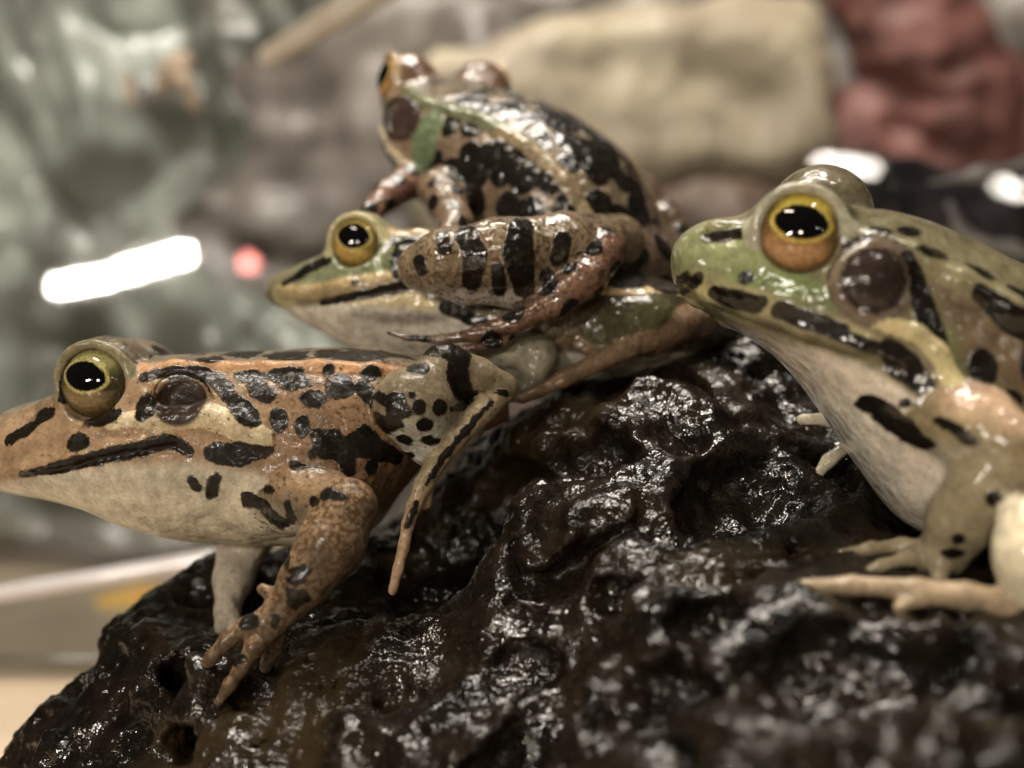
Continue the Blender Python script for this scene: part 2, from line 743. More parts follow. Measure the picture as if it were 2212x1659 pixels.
def eye_socket(c, gaze, R, k=0.08, lid=1.14, open_=0.85, lift=0.0):
    """eyelid dome with a round opening and a swollen lid margin"""
    c = np.array(c, float)
    g = np.array(gaze, float)
    g /= np.linalg.norm(g)
    lc = c - g * 0.06 * R / 0.37 + np.array([0, 0, lift])
    n = g + np.array([0, 0, -0.28])
    ps = [ellipsoid(lc, (R * lid,) * 3, k, 'lid'),
          ellipsoid(c + g * R * 1.0 - np.array([0, 0, 0.07 * R]), (R * open_,) * 3, 0.03, 'lid', 'sub'),
          torus(c + g * R * 0.58, n, R * 0.86, R * 0.105, 0.06, 'rim')]
    return ps


SAT = 0.68
FROGS = 'frogs on the wet dark rock'

# ================================================================== the rock
CTRL = [(70, 1650, 0.6), (120, 1500, 0.8), (210, 1412, 1.0), (300, 1350, 1.1), (380, 1290, 1.4), (460, 1215, 1.8),
        (560, 1225, 2.2), (750, 1210, 2.4), (900, 1100, 2.6),
        (90, 1720, 0.2), (300, 1640, -0.1), (435, 1480, -0.4), (478, 1550, -0.55), (470, 1440, 0.6), (530, 1420, 0.7), (400, 1420, 0.3), (600, 1640, -0.8), (640, 1480, -0.35),
        (800, 1345, 0.0), (850, 1310, 0.5), (1000, 1250, 0.6), (1130, 1040, 0.5), (1200, 960, 0.6), (1350, 900, 0.7),
        (1500, 880, 0.7), (1600, 905, 0.8), (1300, 850, 1.6), (1150, 875, 1.9), (1300, 805, 2.2), (1450, 745, 2.6),
        (1560, 695, 3.0), (1700, 705, 3.2), (1900, 760, 3.0), (2200, 780, 3.0), (1700, 860, 1.6), (1800, 1010, 0.6),
        (1740, 1095, 0.2), (1500, 1060, -0.2), (1350, 1070, -0.5), (1300, 1180, -0.9), (1250, 1330, -1.1),
        (1000, 1400, -0.5), (900, 1560, -1.0), (1150, 1560, -1.5), (1100, 1690, -1.8), (1450, 1310, -1.5),
        (1600, 1250, -1.3), (1830, 1215, -1.15), (2000, 1240, -1.2), (1720, 1285, -1.75), (2000, 1318, -1.95),
        (2250, 1345, -1.95), (1500, 1440, -2.1), (1350, 1570, -2.2), (1600, 1670, -3.1), (1900, 1500, -2.8),
        (2200, 1490, -2.8), (2250, 1700, -3.7), (2000, 1700, -3.5), (2500, 1250, -0.8), (2600, 1400, -2.5)]
cp = np.array([W(*c) for c in CTRL] +
              [(-4.9, 2.0, -4.5), (-5.1, 0.9, -4.6), (-4.6, 3.6, -4.4), (-3, 4.6, -4.0), (-1, 5.2, -3.0), (1, 5.6, -1.8), (3.5, 6.2, -1.5),
               (6.5, 6, -1.8), (-5, -0.6, -4.6), (-3, -1.8, -4.6), (-0.5, -3.2, -4.6), (2, -4.6, -4.6), (4.5, -5.2, -4.6),
               (7, 3, -0.3), (8.5, 0, -2.0), (7, -3.5, -4.0), (8.5, 4, -3), (2, 7.2, -4.4), (6, 7.5, -4.4)])


def tps(r2):
    return r2 * np.log(r2 + 1e-9)


_K = tps(((cp[:, None, :2] - cp[None, :, :2]) ** 2).sum(-1)) + np.eye(len(cp)) * 0.25
_P = np.c_[np.ones(len(cp)), cp[:, :2]]
_S = np.linalg.solve(np.block([[_K, _P], [_P.T, np.zeros((3, 3))]]), np.r_[cp[:, 2], np.zeros(3)])


def rock_h(x, y):
    q = np.zeros(x.shape)
    for (cx, cy, _), w in zip(cp, _S[:len(cp)]):
        q += w * tps((x - cx) ** 2 + (y - cy) ** 2)
    return q + _S[-3] + _S[-2] * x + _S[-1] * y


def build_rock():
    h = 0.05
    lo, hi = (-6.2, -5.6, -4.6), (9.2, 7.6, 1.6)
    f = Field(lo, hi, h)
    X, Y = np.meshgrid(f.ax[0], f.ax[1], indexing='ij')
    Hc = rock_h(X.astype(float), Y.astype(float))
    gx, gy = np.gradient(Hc, h)
    slope = 1 / np.sqrt(1 + np.clip(gx**2 + gy**2, 0, 9))
    D = (f.ax[2][None, None, :] - Hc[:, :, None]) * slope[:, :, None]
    # outer skirt
    m = np.abs(D) < 1.0
    pts = np.argwhere(m)
    P = f.lo + h * pts
    P = P.astype(np.float32)
    warp = np.stack([noise3(P * 0.9 + k * 31) for k in range(3)], 1)
    q = P + 0.5 * warp
    n = 0.45 * noise3(q * np.array([0.6, 0.6, 0.75])) + 0.20 * noise3(q * 1.9 + 5)
    r = 1 - 2 * np.abs(noise3(q * 1.35 + 9))
    n2 = 0.15 * r
    # cells and pits of the lava
    pit = np.clip(noise3(q * 1.25 + 40) - 0.20, 0, 1) * 2.4
    D[m] = D[m] - (n + n2) * 0.8 + pit
    f.d = np.clip(D, -3, 3).astype(np.float32)
    f.d[:, :, 0] = np.maximum(f.d[:, :, 0], 0.01)
    rng = np.random.RandomState(5)
    for px, py, y, r in [(1270, 990, 0.35, 0.42), (1400, 830, 1.7, 0.30), (1640, 1050, -0.1, 0.5), (1560, 1110, -0.3, 0.4),
                         (1000, 1150, 0.55, 0.55), (970, 1190, 0.95, 0.75), (1080, 1090, 1.1, 0.6), (880, 1250, 0.8, 0.5), (900, 1230, 0.4, 0.5), (1060, 1030, 0.7, 0.45), (1540, 1350, -1.85, 0.28),
                         (1420, 1520, -2.2, 0.42), (1800, 1450, -2.7, 0.55), (2050, 1460, -2.8, 0.5), (1330, 1290, -1.1, 0.22),
                         (330, 1460, -0.1, 0.26), (250, 1590, -0.2, 0.3), (860, 1480, -0.8, 0.28), (1120, 1440, -1.0, 0.3)]:
        c = W(px, py, y)
        f.apply(ellipsoid(c, (r * 1.25, r, r * 0.8), 0.12, op='sub'))
    for _ in range(150):
        x, y = rng.uniform(-5, 6), rng.uniform(-4.5, 4.5)
        z = float(rock_h(np.array([x]), np.array([y]))[0])
        r = rng.uniform(0.07, 0.2)
        f.apply(ellipsoid((x, y, z + rng.uniform(-0.15, 0.15)), (r * rng.uniform(1, 1.6), r, r), 0.05, op='sub'))
    V, F = f.mesh()
    V = relax(V, F, 1, 0.4)
    nr = normals(V, F)
    P = V.astype(np.float32)
    d = 0.075 * fbm(P * 3.2, 3, 0.55) + 0.08 * (0.35 - np.abs(noise3(P * 4.3 + 3)))
    b = np.clip(noise3(P * 7.0 + 70) - 0.08, 0, 1) * (0.6 + 1.2 * np.clip(noise3(P * 1.1 + 5) + .2, 0, 1))
    V = V + nr * (d + 0.07 * b)[:, None]
    me = mesh_np('rock', V, F)
    put_float(me, 'tint', fbm(P * 0.55 + 11, 3))
    return me


def rock_material():
    m, nt, b = nodes_of('wet_lava_rock')
    co = cm_coords(nt)
    t = N(nt, 'ShaderNodeAttribute', attribute_name='tint').outputs['Fac']
    n1 = tex_noise(nt, co, 2.2, 6, 0.65)
    n2 = tex_noise(nt, co, 11, 5, 0.7)
    n3 = tex_noise(nt, co, 30, 3, 0.6)
    c = mixc(nt, ramp(nt, n1, 0.35, 0.65), (0.0035, 0.0026, 0.0018), (0.013, 0.009, 0.0055))
    c = mixc(nt, ramp(nt, n2, 0.58, 0.72, 0, 0.7), c, (0.03, 0.021, 0.011))
    c = mixc(nt, ramp(nt, t, 0.12, 0.42, 0, 0.65), c, (0.03, 0.02, 0.009))
    nt.links.new(c, b.inputs['Base Color'])
    nt.links.new(ramp(nt, n2, 0.3, 0.7, 0.22, 0.5), b.inputs['Roughness'])
    b.inputs['Specular IOR Level'].default_value = 0.06
    b.inputs['Coat Weight'].default_value = 1.0
    b.inputs['Coat Roughness'].default_value = 0.045
    b.inputs['Coat IOR'].default_value = 1.45
    nb1 = tex_noise(nt, co, 4.0, 1.0, 0.5)
    nb2 = tex_noise(nt, co, 14.0, 1.0, 0.5)
    nb3 = tex_noise(nt, co, 30.0, 1.0, 0.5)
    wet = ramp(nt, tex_noise(nt, co, 0.85, 3, 0.55), 0.38, 0.60, 0.25, 1.0)
    nt.links.new(wet, b.inputs['Coat Weight'])
    hgt = math_(nt, 'ADD', math_(nt, 'ADD', nb1, math_(nt, 'MULTIPLY', nb2, 0.5)), math_(nt, 'MULTIPLY', nb3, 0.2))
    bu = N(nt, 'ShaderNodeBump')
    bu.inputs['Strength'].default_value = 0.75
    bu.inputs['Distance'].default_value = 0.0005
    nt.links.new(hgt, bu.inputs['Height'])
    nt.links.new(bu.outputs['Normal'], b.inputs['Normal'])
    nt.links.new(bu.outputs['Normal'], b.inputs['Coat Normal'])
    return m


rock = new_obj('rock', build_rock(), None, rock_material())
tag(rock, 'dark wet pitted lava rock that the frogs sit on', 'rock')

# ================================================================== frog A: tan frog, black spots, facing left
def frog_tan():
    yc = 1.0
    L = loft_px([(-34, 962, 985, 1006, 0.10, 2.0, yc), (-22, 925, 992, 1035, 0.30, 2.0, yc), (0, 897, 1003, 1056, 0.45, 2.1, yc),
                 (45, 876, 1006, 1066, 0.58, 2.1, yc), (110, 858, 998, 1076, 0.74, 2.1, yc), (200, 826, 978, 1098, 0.90, 2.2, yc),
                 (300, 788, 958, 1138, 1.0, 2.3, yc), (400, 765, 948, 1163, 1.06, 2.3, yc), (500, 760, 950, 1172, 1.06, 2.2, yc),
                 (600, 757, 955, 1176, 1.06, 2.2, yc), (720, 750, 950, 1176, 1.10, 2.2, yc), (810, 751, 940, 1140, 1.08, 2.2, yc + .05), (870, 760, 915, 1060, 0.98, 2.1, yc + .1),
                 (940, 778, 890, 985, 0.85, 2.1, yc + .15), (1030, 810, 880, 940, 0.6, 2.0, yc + .2), (1100, 850, 880, 910, 0.15, 2.0, yc + .2)])
    ys = 0.12
    k = (CAMD + ys) / CAMD / PXCM

    def conv(px, py):
        w = W(px, py, ys)
        return (w[0], w[2]), k
    mk = Marks(conv)

    def on(px, py, lift=0.0, side=-1):
        (x, z), _ = conv(px, py)
        p = L.surf(x, z, -1, lift)
        if side > 0:
            p[1] = 2 * yc - p[1]
        return p
    pr = [L.prim()]
    eyes = []
    for s in (-1, 1):
        ec = np.array([*W(210, 830, 0.31)[:1], 0.55, W(210, 830, 0.31)[2]])
        g = np.array([-0.10, -1.0, 0.10])
        if s > 0:
            ec = np.array([ec[0], 2 * yc - ec[1], ec[2]])
            g = g * np.array([1, -1, 1])
        eyes.append((ec, g))
        pr += eye_socket(ec, g, 0.405, 0.16, lid=1.14)
        # tympanum ring, fold behind the eye, jaw gland, snout ridge
        tc = on(397, 862, 0.0, s)
        pr.append(torus(tc + np.array([0, 0.0, 0]), (0, 1, -0.35 * s if s < 0 else 0.35), 0.255, 0.03, 0.05, 'tymp'))
        pr.append(ellipsoid(tc - np.array([0, s * 0.06, 0]), (0.23, 0.085, 0.23), 0.04, 'tymp', 'sub'))
        fold = [(300, 800, .05), (360, 790, .055), (440, 792, .06), (560, 794, .06), (680, 792, .06), (800, 797, .055), (880, 806, .04)]
        pr += chain([(on(a, b, -0.01, s), r) for a, b, r in fold], 0.07, 'fold')
        jaw = [(250, 912, .03), (330, 905, .05), (400, 903, .06), (450, 897, .075), (520, 918, .085), (575, 945, .07)]
        pr += chain([(on(a, b, -0.02, s), r) for a, b, r in jaw], 0.10, 'jaw')
        can = [(10, 888, .05), (70, 880, .055), (120, 868, .05)]
        pr += chain([(on(a, b, -0.02, s), r) for a, b, r in can], 0.1, 'body')
        mouth = [(-15, 1040, .018), (55, 1026, .02), (164, 1004, .022), (245, 984, .022), (327, 970, .022), (390, 962, .02), (425, 978, .012)]
        pr += chain([(on(a, b, 0.0, s), r) for a, b, r in mouth], 0.05, 'mouth', 'sub')
        lip = [(0, 1022, .03), (55, 1008, .035), (164, 984, .04), (245, 962, .04), (327, 948, .035), (390, 940, .02)]
        pr += chain([(on(a, b, -0.015, s), r) for a, b, r in lip], 0.08, 'body')
        pr.append(ellipsoid(on(28, 918, 0.0, s), (.035, .03, .025), 0.03, 'nost', 'sub'))
    # near arm
    pr += limb([(560, 1075, 0.45, 70), (650, 1082, 0.05, 66), (752, 1096, -0.32, 60)], 0.16, 'arm')
    pr += limb([(752, 1096, -0.32, 63), (715, 1175, -0.42, 74), (660, 1255, -0.48, 58), (615, 1312, -0.48, 40), (580, 1345, -0.48, 31)], 0.05, 'fore')
    pr += limb([(585, 1335, -0.48, 29), (535, 1352, -0.5, 20), (490, 1385, -0.5, 17), (458, 1420, -0.48, 14), (434, 1452, -0.46, 11)], 0.06, 'fore')
    pr += limb([(590, 1350, -0.5, 29), (550, 1398, -0.56, 20), (523, 1440, -0.6, 16), (496, 1480, -0.6, 13), (472, 1518, -0.6, 10)], 0.06, 'fore')
    pr += limb([(600, 1345, -0.35, 30), (590, 1400, -0.25, 20), (570, 1450, -0.2, 14)], 0.06, 'fore')
    pr += limb([(600, 1290, -0.42, 20), (566, 1272, -0.40, 13)], 0.05, 'fore')
    # far arm, pale
    pr += limb([(560, 1130, 1.5, 60), (520, 1190, 1.6, 44), (505, 1250, 1.4, 38), (490, 1320, 1.1, 28)], 0.15, 'far')
    pr += limb([(490, 1320, 1.1, 24), (472, 1385, 0.8, 14), (464, 1430, 0.6, 10)], 0.05, 'far')
    pr += limb([(495, 1320, 1.1, 22), (520, 1370, 0.85, 12), (530, 1410, 0.7, 9)], 0.05, 'far')
    # hind leg: thigh and knee, shank, long hanging foot
    pr += limb([(985, 905, 0.55, 66), (905, 880, 0.05, 80), (885, 872, -0.02, 76)], 0.06, 'leg')
    pr += limb([(890, 880, 0.0, 74), (925, 955, 0.15, 46), (945, 1000, 0.25, 24)], 0.12, 'leg')
    pr += limb([(905, 860, 0.05, 62), (960, 790, 0.2, 48), (1030, 815, 0.3, 42), (1085, 838, 0.38, 34)], 0.06, 'leg')
    pr += limb([(1085, 838, 0.38, 32), (1045, 885, 0.22, 27), (985, 945, 0.08, 25), (935, 1010, -0.02, 21), (912, 1050, -0.06, 21)], 0.04, 'foot')
    pr += limb([(915, 1045, -0.06, 20), (893, 1095, -0.1, 16), (882, 1130, -0.12, 14), (872, 1180, -0.14, 13), (860, 1230, -0.16, 12), (848, 1276, -0.16, 11)], 0.03, 'foot')
    pr += limb([(938, 1005, 0.0, 17), (922, 1062, 0.0, 13), (918, 1086, 0.0, 16)], 0.03, 'foot')

    E, Ln, P = mk.E, mk.L, mk.P

    def z2(x, y):
        return (493.7 + x * .2976, 685.8 + y * .2976)

    def z3(x, y):
        return (329 + x * .3472, 960 + y * .3472)
    body_spots = [Ln([(-10, 955, 9), (46, 925, 11)]), E(74, 899, 23, 13, 20), E(226, 903, 38, 14, 14), E(175, 956, 21, 15, 5),
                  E(325, 879, 17, 25, -10),
                  Ln([(304, 815, 9), (355, 803, 9), (423, 801, 9), (458, 817, 11), (505, 860, 15), (556, 906, 14)]),
                  Ln([(30, 1030, 3), (110, 1013, 9), (164, 1002, 11), (245, 981, 13), (320, 968, 14), (345, 957, 12), (387, 953, 13), (418, 970, 11)]),
                  P([(456, 968), (475, 958), (530, 956), (600, 968), (575, 985), (530, 1002), (480, 998), (458, 985)]),
                  E(538, 812, 27, 11), E(616, 809, 37, 15, 4), E(566, 845, 30, 17, -35), E(640, 829, 28, 9), E(706, 797, 9, 9),
                  E(797, 806, 17, 14), E(737, 836, 28, 22, -15), E(681, 861, 24, 15, -10), Ln([(782, 836, 14), (808, 866, 13)]),
                  E(610, 906, 16, 24, 20), E(661, 917, 12, 18, 5), E(836, 850, 10, 16),
                  P([z2(*q) for q in [(640, 815), (810, 825), (850, 880), (930, 830), (990, 780), (1080, 850), (1240, 1000), (1220, 1070),
                                      (1000, 1000), (930, 1010), (920, 1120), (880, 1145), (820, 1030), (700, 1000), (650, 920)]]),
                  Ln([z2(500, 1050) + (4,), z2(600, 1095) + (7,)]), E(*z2(700, 1115), 12, 9, -30), E(*z2(1040, 1090), 8, 12), E(*z2(630, 985), 5, 7),
                  E(*z2(950, 1210), 8, 6), E(430, 1045, 8, 14, 30), E(470, 1045, 10, 22, -25), E(370, 752, 24, 6), E(495, 760, 30, 9), E(600, 766, 36, 8),
                  E(690, 760, 20, 7), E(765, 765, 46, 11), E(430, 775, 17, 4)]
    arm_spots = [P([z2(*q) for q in [(120, 1265), (200, 1275), (330, 1330), (400, 1390), (480, 1480), (430, 1505), (320, 1440), (250, 1375), (130, 1355)]]),
                 Ln([z2(495, 1320) + (6,), z2(512, 1430) + (6,)]), E(*z2(330, 1230), 9, 7), E(*z2(800, 1240), 13, 9, 10), E(*z2(700, 1290), 8, 6),
                 E(*z2(910, 1245), 5, 3)]
    fore_spots = [E(*z3(930, 640), 7, 10, 25), E(*z3(1025, 695), 16, 9, 10), E(*z3(1000, 745), 14, 7), P([z3(*q) for q in [(950, 800), (1060, 820), (1070, 860), (990, 910), (950, 880)]]),
                  E(*z3(720, 1000), 18, 13, 20), E(*z3(640, 1215), 18, 8, 15), E(*z3(870, 985), 4, 8, -20), E(*z3(890, 350), 6, 12)]
    leg_spots = [Ln([z2(1440, 225) + (12,), z2(1560, 215) + (17,), z2(1680, 280) + (18,), z2(1660, 400) + (20,), z2(1700, 520) + (19,), z2(1710, 570) + (12,)]),
                 Ln([z2(1340, 370) + (6,), z2(1440, 375) + (7,)]), P([z2(*q) for q in [(1070, 570), (1130, 545), (1180, 570), (1240, 545), (1300, 560), (1320, 630), (1350, 680), (1320, 710), (1200, 710), (1180, 640), (1120, 600)]]),
                 P([z2(*q) for q in [(1055, 690), (1120, 690), (1170, 720), (1280, 740), (1300, 775), (1180, 830), (1080, 810)]]),
                 E(*z2(1410, 640), 10, 11), E(*z2(1365, 558), 5, 5), E(*z2(1550, 650), 10, 14), E(*z2(1450, 770), 12, 10), E(*z2(1300, 880), 12, 8, -20),
                 E(*z2(1480, 880), 12, 8), E(*z2(1310, 1000), 8, 6), Ln([z2(1770, 570) + (8,), z2(1880, 590) + (7,)]), Ln([z2(1650, 660) + (4,), z2(1720, 640) + (6,)])]
    foot_marks = [Ln([(1060, 868, 2), (1010, 925, 4), (960, 985, 4), (925, 1040, 2)]), Ln([(905, 1080, 1), (885, 1130, 2.5)]), E(1085, 845, 14, 7, -20)]
    tan, orange, back = lin('#84683f'), lin('#74502a'), lin('#6a5c44')
    cream, belly = lin('#c2b07c'), lin('#ab9f82')

    def paint(V, nr, D):
        x, y, z = V[:, 0], V[:, 1], V[:, 2]
        t, m, b, w, n, ycx = L.params(x)
        dz = z - m
        rel = np.where(dz > 0, dz / np.maximum(t - m, .01), dz / np.maximum(m - b, .01))
        gn = np.array(list(D))
        own = gn[np.argmin(np.stack([D[g] - (0.03 if g in ('fold', 'jaw', 'tymp') else 0) for g in gn]), 0)]
        col = np.tile(tan, (len(V), 1))
        rear = smooth(-2.6, -1.6, x)
        col = blend(col, orange, rear * 0.75)
        col = blend(col, lin('#926d43'), (1 - rear) * 0.5)
        col = blend(col, back, smooth(0.72, 0.95, rel))
        edge = np.interp(x, [W(p, 0, ys)[0] for p in (0, 170, 420, 560, 700, 900)], [W(0, q, ys)[2] for q in (1043, 1002, 990, 1010, 1100, 1130)])
        bel = smooth(0.06, -0.10, z - edge)
        col = blend(col, belly, bel)
        body = np.isin(own, ['body', 'fold', 'jaw', 'tymp', 'lid', 'rim'])
        col = np.where((own == 'fold')[:, None], blend(col, lin('#b07a3a'), np.full(len(V), .8)), col)
        f2 = smooth(0.02, -0.06, np.abs(z - W(0, 795, ys)[2]) - 0.03) * (nr[:, 2] > 0.2)
        col = np.where((own == 'jaw')[:, None], blend(col, cream, np.full(len(V), .75)), col)
        mouthline = mk.L([(40, 1012, 6), (164, 988, 10), (300, 955, 12), (400, 930, 14)])(x, z)
        col = np.where(body[:, None], blend(col, lin('#a8834e'), smooth(-.05, .04, mouthline) * .6), col)
        ty = mk.E(398, 862, 60, 60)(x, z)
        tb = smooth(-.01, .03, ty) * (own != 'lid') * (own != 'rim')
        col = np.where(body[:, None], blend(col, lin('#38261b'), tb), col)
        ti = smooth(0.0, .12, mk.E(406, 862, 32, 34)(x, z)) * (own != 'lid') * (own != 'rim')
        col = np.where(body[:, None], blend(col, lin('#1e120c'), ti * .8), col)
        ring = smooth(-.03, 0, .03 - np.abs(ty)) * (z > W(0, 830, ys)[2])
        col = np.where((own == 'tymp')[:, None], blend(col, lin('#c9b98a'), ring * .7), col)
        col = np.where((own == 'lid')[:, None], blend(col, lin('#5d4f36'), np.full(len(V), .85)), col)
        col = np.where((own == 'rim')[:, None], lin('#7a7148')[None], col)
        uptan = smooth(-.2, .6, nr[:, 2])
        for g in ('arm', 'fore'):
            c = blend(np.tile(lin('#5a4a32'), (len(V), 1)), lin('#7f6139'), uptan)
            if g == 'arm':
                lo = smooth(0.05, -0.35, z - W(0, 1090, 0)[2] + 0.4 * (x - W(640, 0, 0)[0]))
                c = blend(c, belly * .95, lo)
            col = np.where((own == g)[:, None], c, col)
        col = np.where((own == 'far')[:, None], lin('#ab9c82')[None], col)
        c = blend(np.tile(lin('#6c5d3e'), (len(V), 1)), lin('#a5a294'), smooth(0.05, -0.35, z - W(0, 880, 0)[2]))
        col = np.where((own == 'leg')[:, None], c, col)
        c = blend(np.tile(lin('#86724a'), (len(V), 1)), lin('#9a7850'), smooth(-0.8, -1.2, z))
        col = np.where((own == 'foot')[:, None], c, col)
        spot = np.full(len(V), -1.0)

        def put(fs, mask):
            v = np.max(np.stack([f(x, z) for f in fs]), 0)
            spot[mask] = np.maximum(spot[mask], v[mask])
        put(body_spots, np.isin(own, ['body', 'fold', 'tymp', 'jaw', 'mouth']))
        put(arm_spots, np.isin(own, ['arm', 'body', 'fore']) & (y < 0.9))
        put(fore_spots, (own == 'fore'))
        put(foot_marks, own == 'foot')
        put(leg_spots, (own == 'leg') & (y < 1))
        # markings on the crown of the back
        top = (own == 'body') & (rel > .9) & (x > W(320, 0, 1)[0])
        bs = noise3(V * np.array([2.2, 2.2, 0]) + 4) - 0.28
        spot[top] = np.maximum(spot[top], bs[top] * .3)
        lid = own == 'lid'
        spot[lid] = (noise3(V * 5 + 2) - .35)[lid] * .1
        fr = np.full(len(V), 0.05)
        fr[own == 'fore'] = 0.58
        fr[own == 'arm'] = 0.25
        fr[(own == 'body')] = (0.25 * rear * (1 - bel))[own == 'body']
        fr[own == 'leg'] = 0.05
        fr[own == 'far'] = -0.2
        fr[(own == 'body') & (bel > .3)] = -.6
        return col, spot, fr
    origin = W(640, 1180, yc)
    root = build_frog('frog', pr, (-5.35, -0.95, -3.15), (0.25, 2.6, 0.75), 0.021, origin, skin_material('tan_frog_skin', coat=0.2, edge=0.045), paint,
                      'tan brown frog with black spots and a dangling hind foot, leaning off the rock edge', FROGS)
    for i, (c, g) in enumerate(eyes):
        make_eye(root, origin, c, 0.405, g, roll=math.radians(12) * (1 if i == 0 else -1), pupil=(.50, .34), off=(-0.10, 0.07),
                 top=lin('#938d58'), low=lin('#66522f'), side=lin('#2c2718'), iris_r=.80)
    return root


frog_tan()


def scatter_spots(V, mask, gap, rlo, rhi, seed, squash=None):
    """round blotches spread over the skin itself: signed distance, positive inside"""
    rng = np.random.RandomState(seed)
    idx = np.flatnonzero(mask)
    out = np.full(len(V), -1.0)
    if not len(idx):
        return out
    cand = V[rng.choice(idx, min(len(idx), 4000), replace=False)]
    pts = []
    for c in cand:
        if not pts or (((np.array(pts) - c) ** 2).sum(1) > gap * gap).all():
            pts.append(c)
    Vm = V[idx] + 0.05 * np.stack([noise3(V[idx] * 4 + 9 * k) for k in range(3)], 1)
    best = np.full(len(idx), -1.0)
    for c in pts:
        r = rng.uniform(rlo, rhi)
        q = Vm - c
        if squash is not None:
            q = q * squash
        best = np.maximum(best, r - np.sqrt((q * q).sum(1)))
    out[idx] = best
    return out


def owners(D, bias):
    g = np.array(list(D))
    return g[np.argmin(np.stack([D[q] - bias.get(q, 0) for q in g]), 0)]


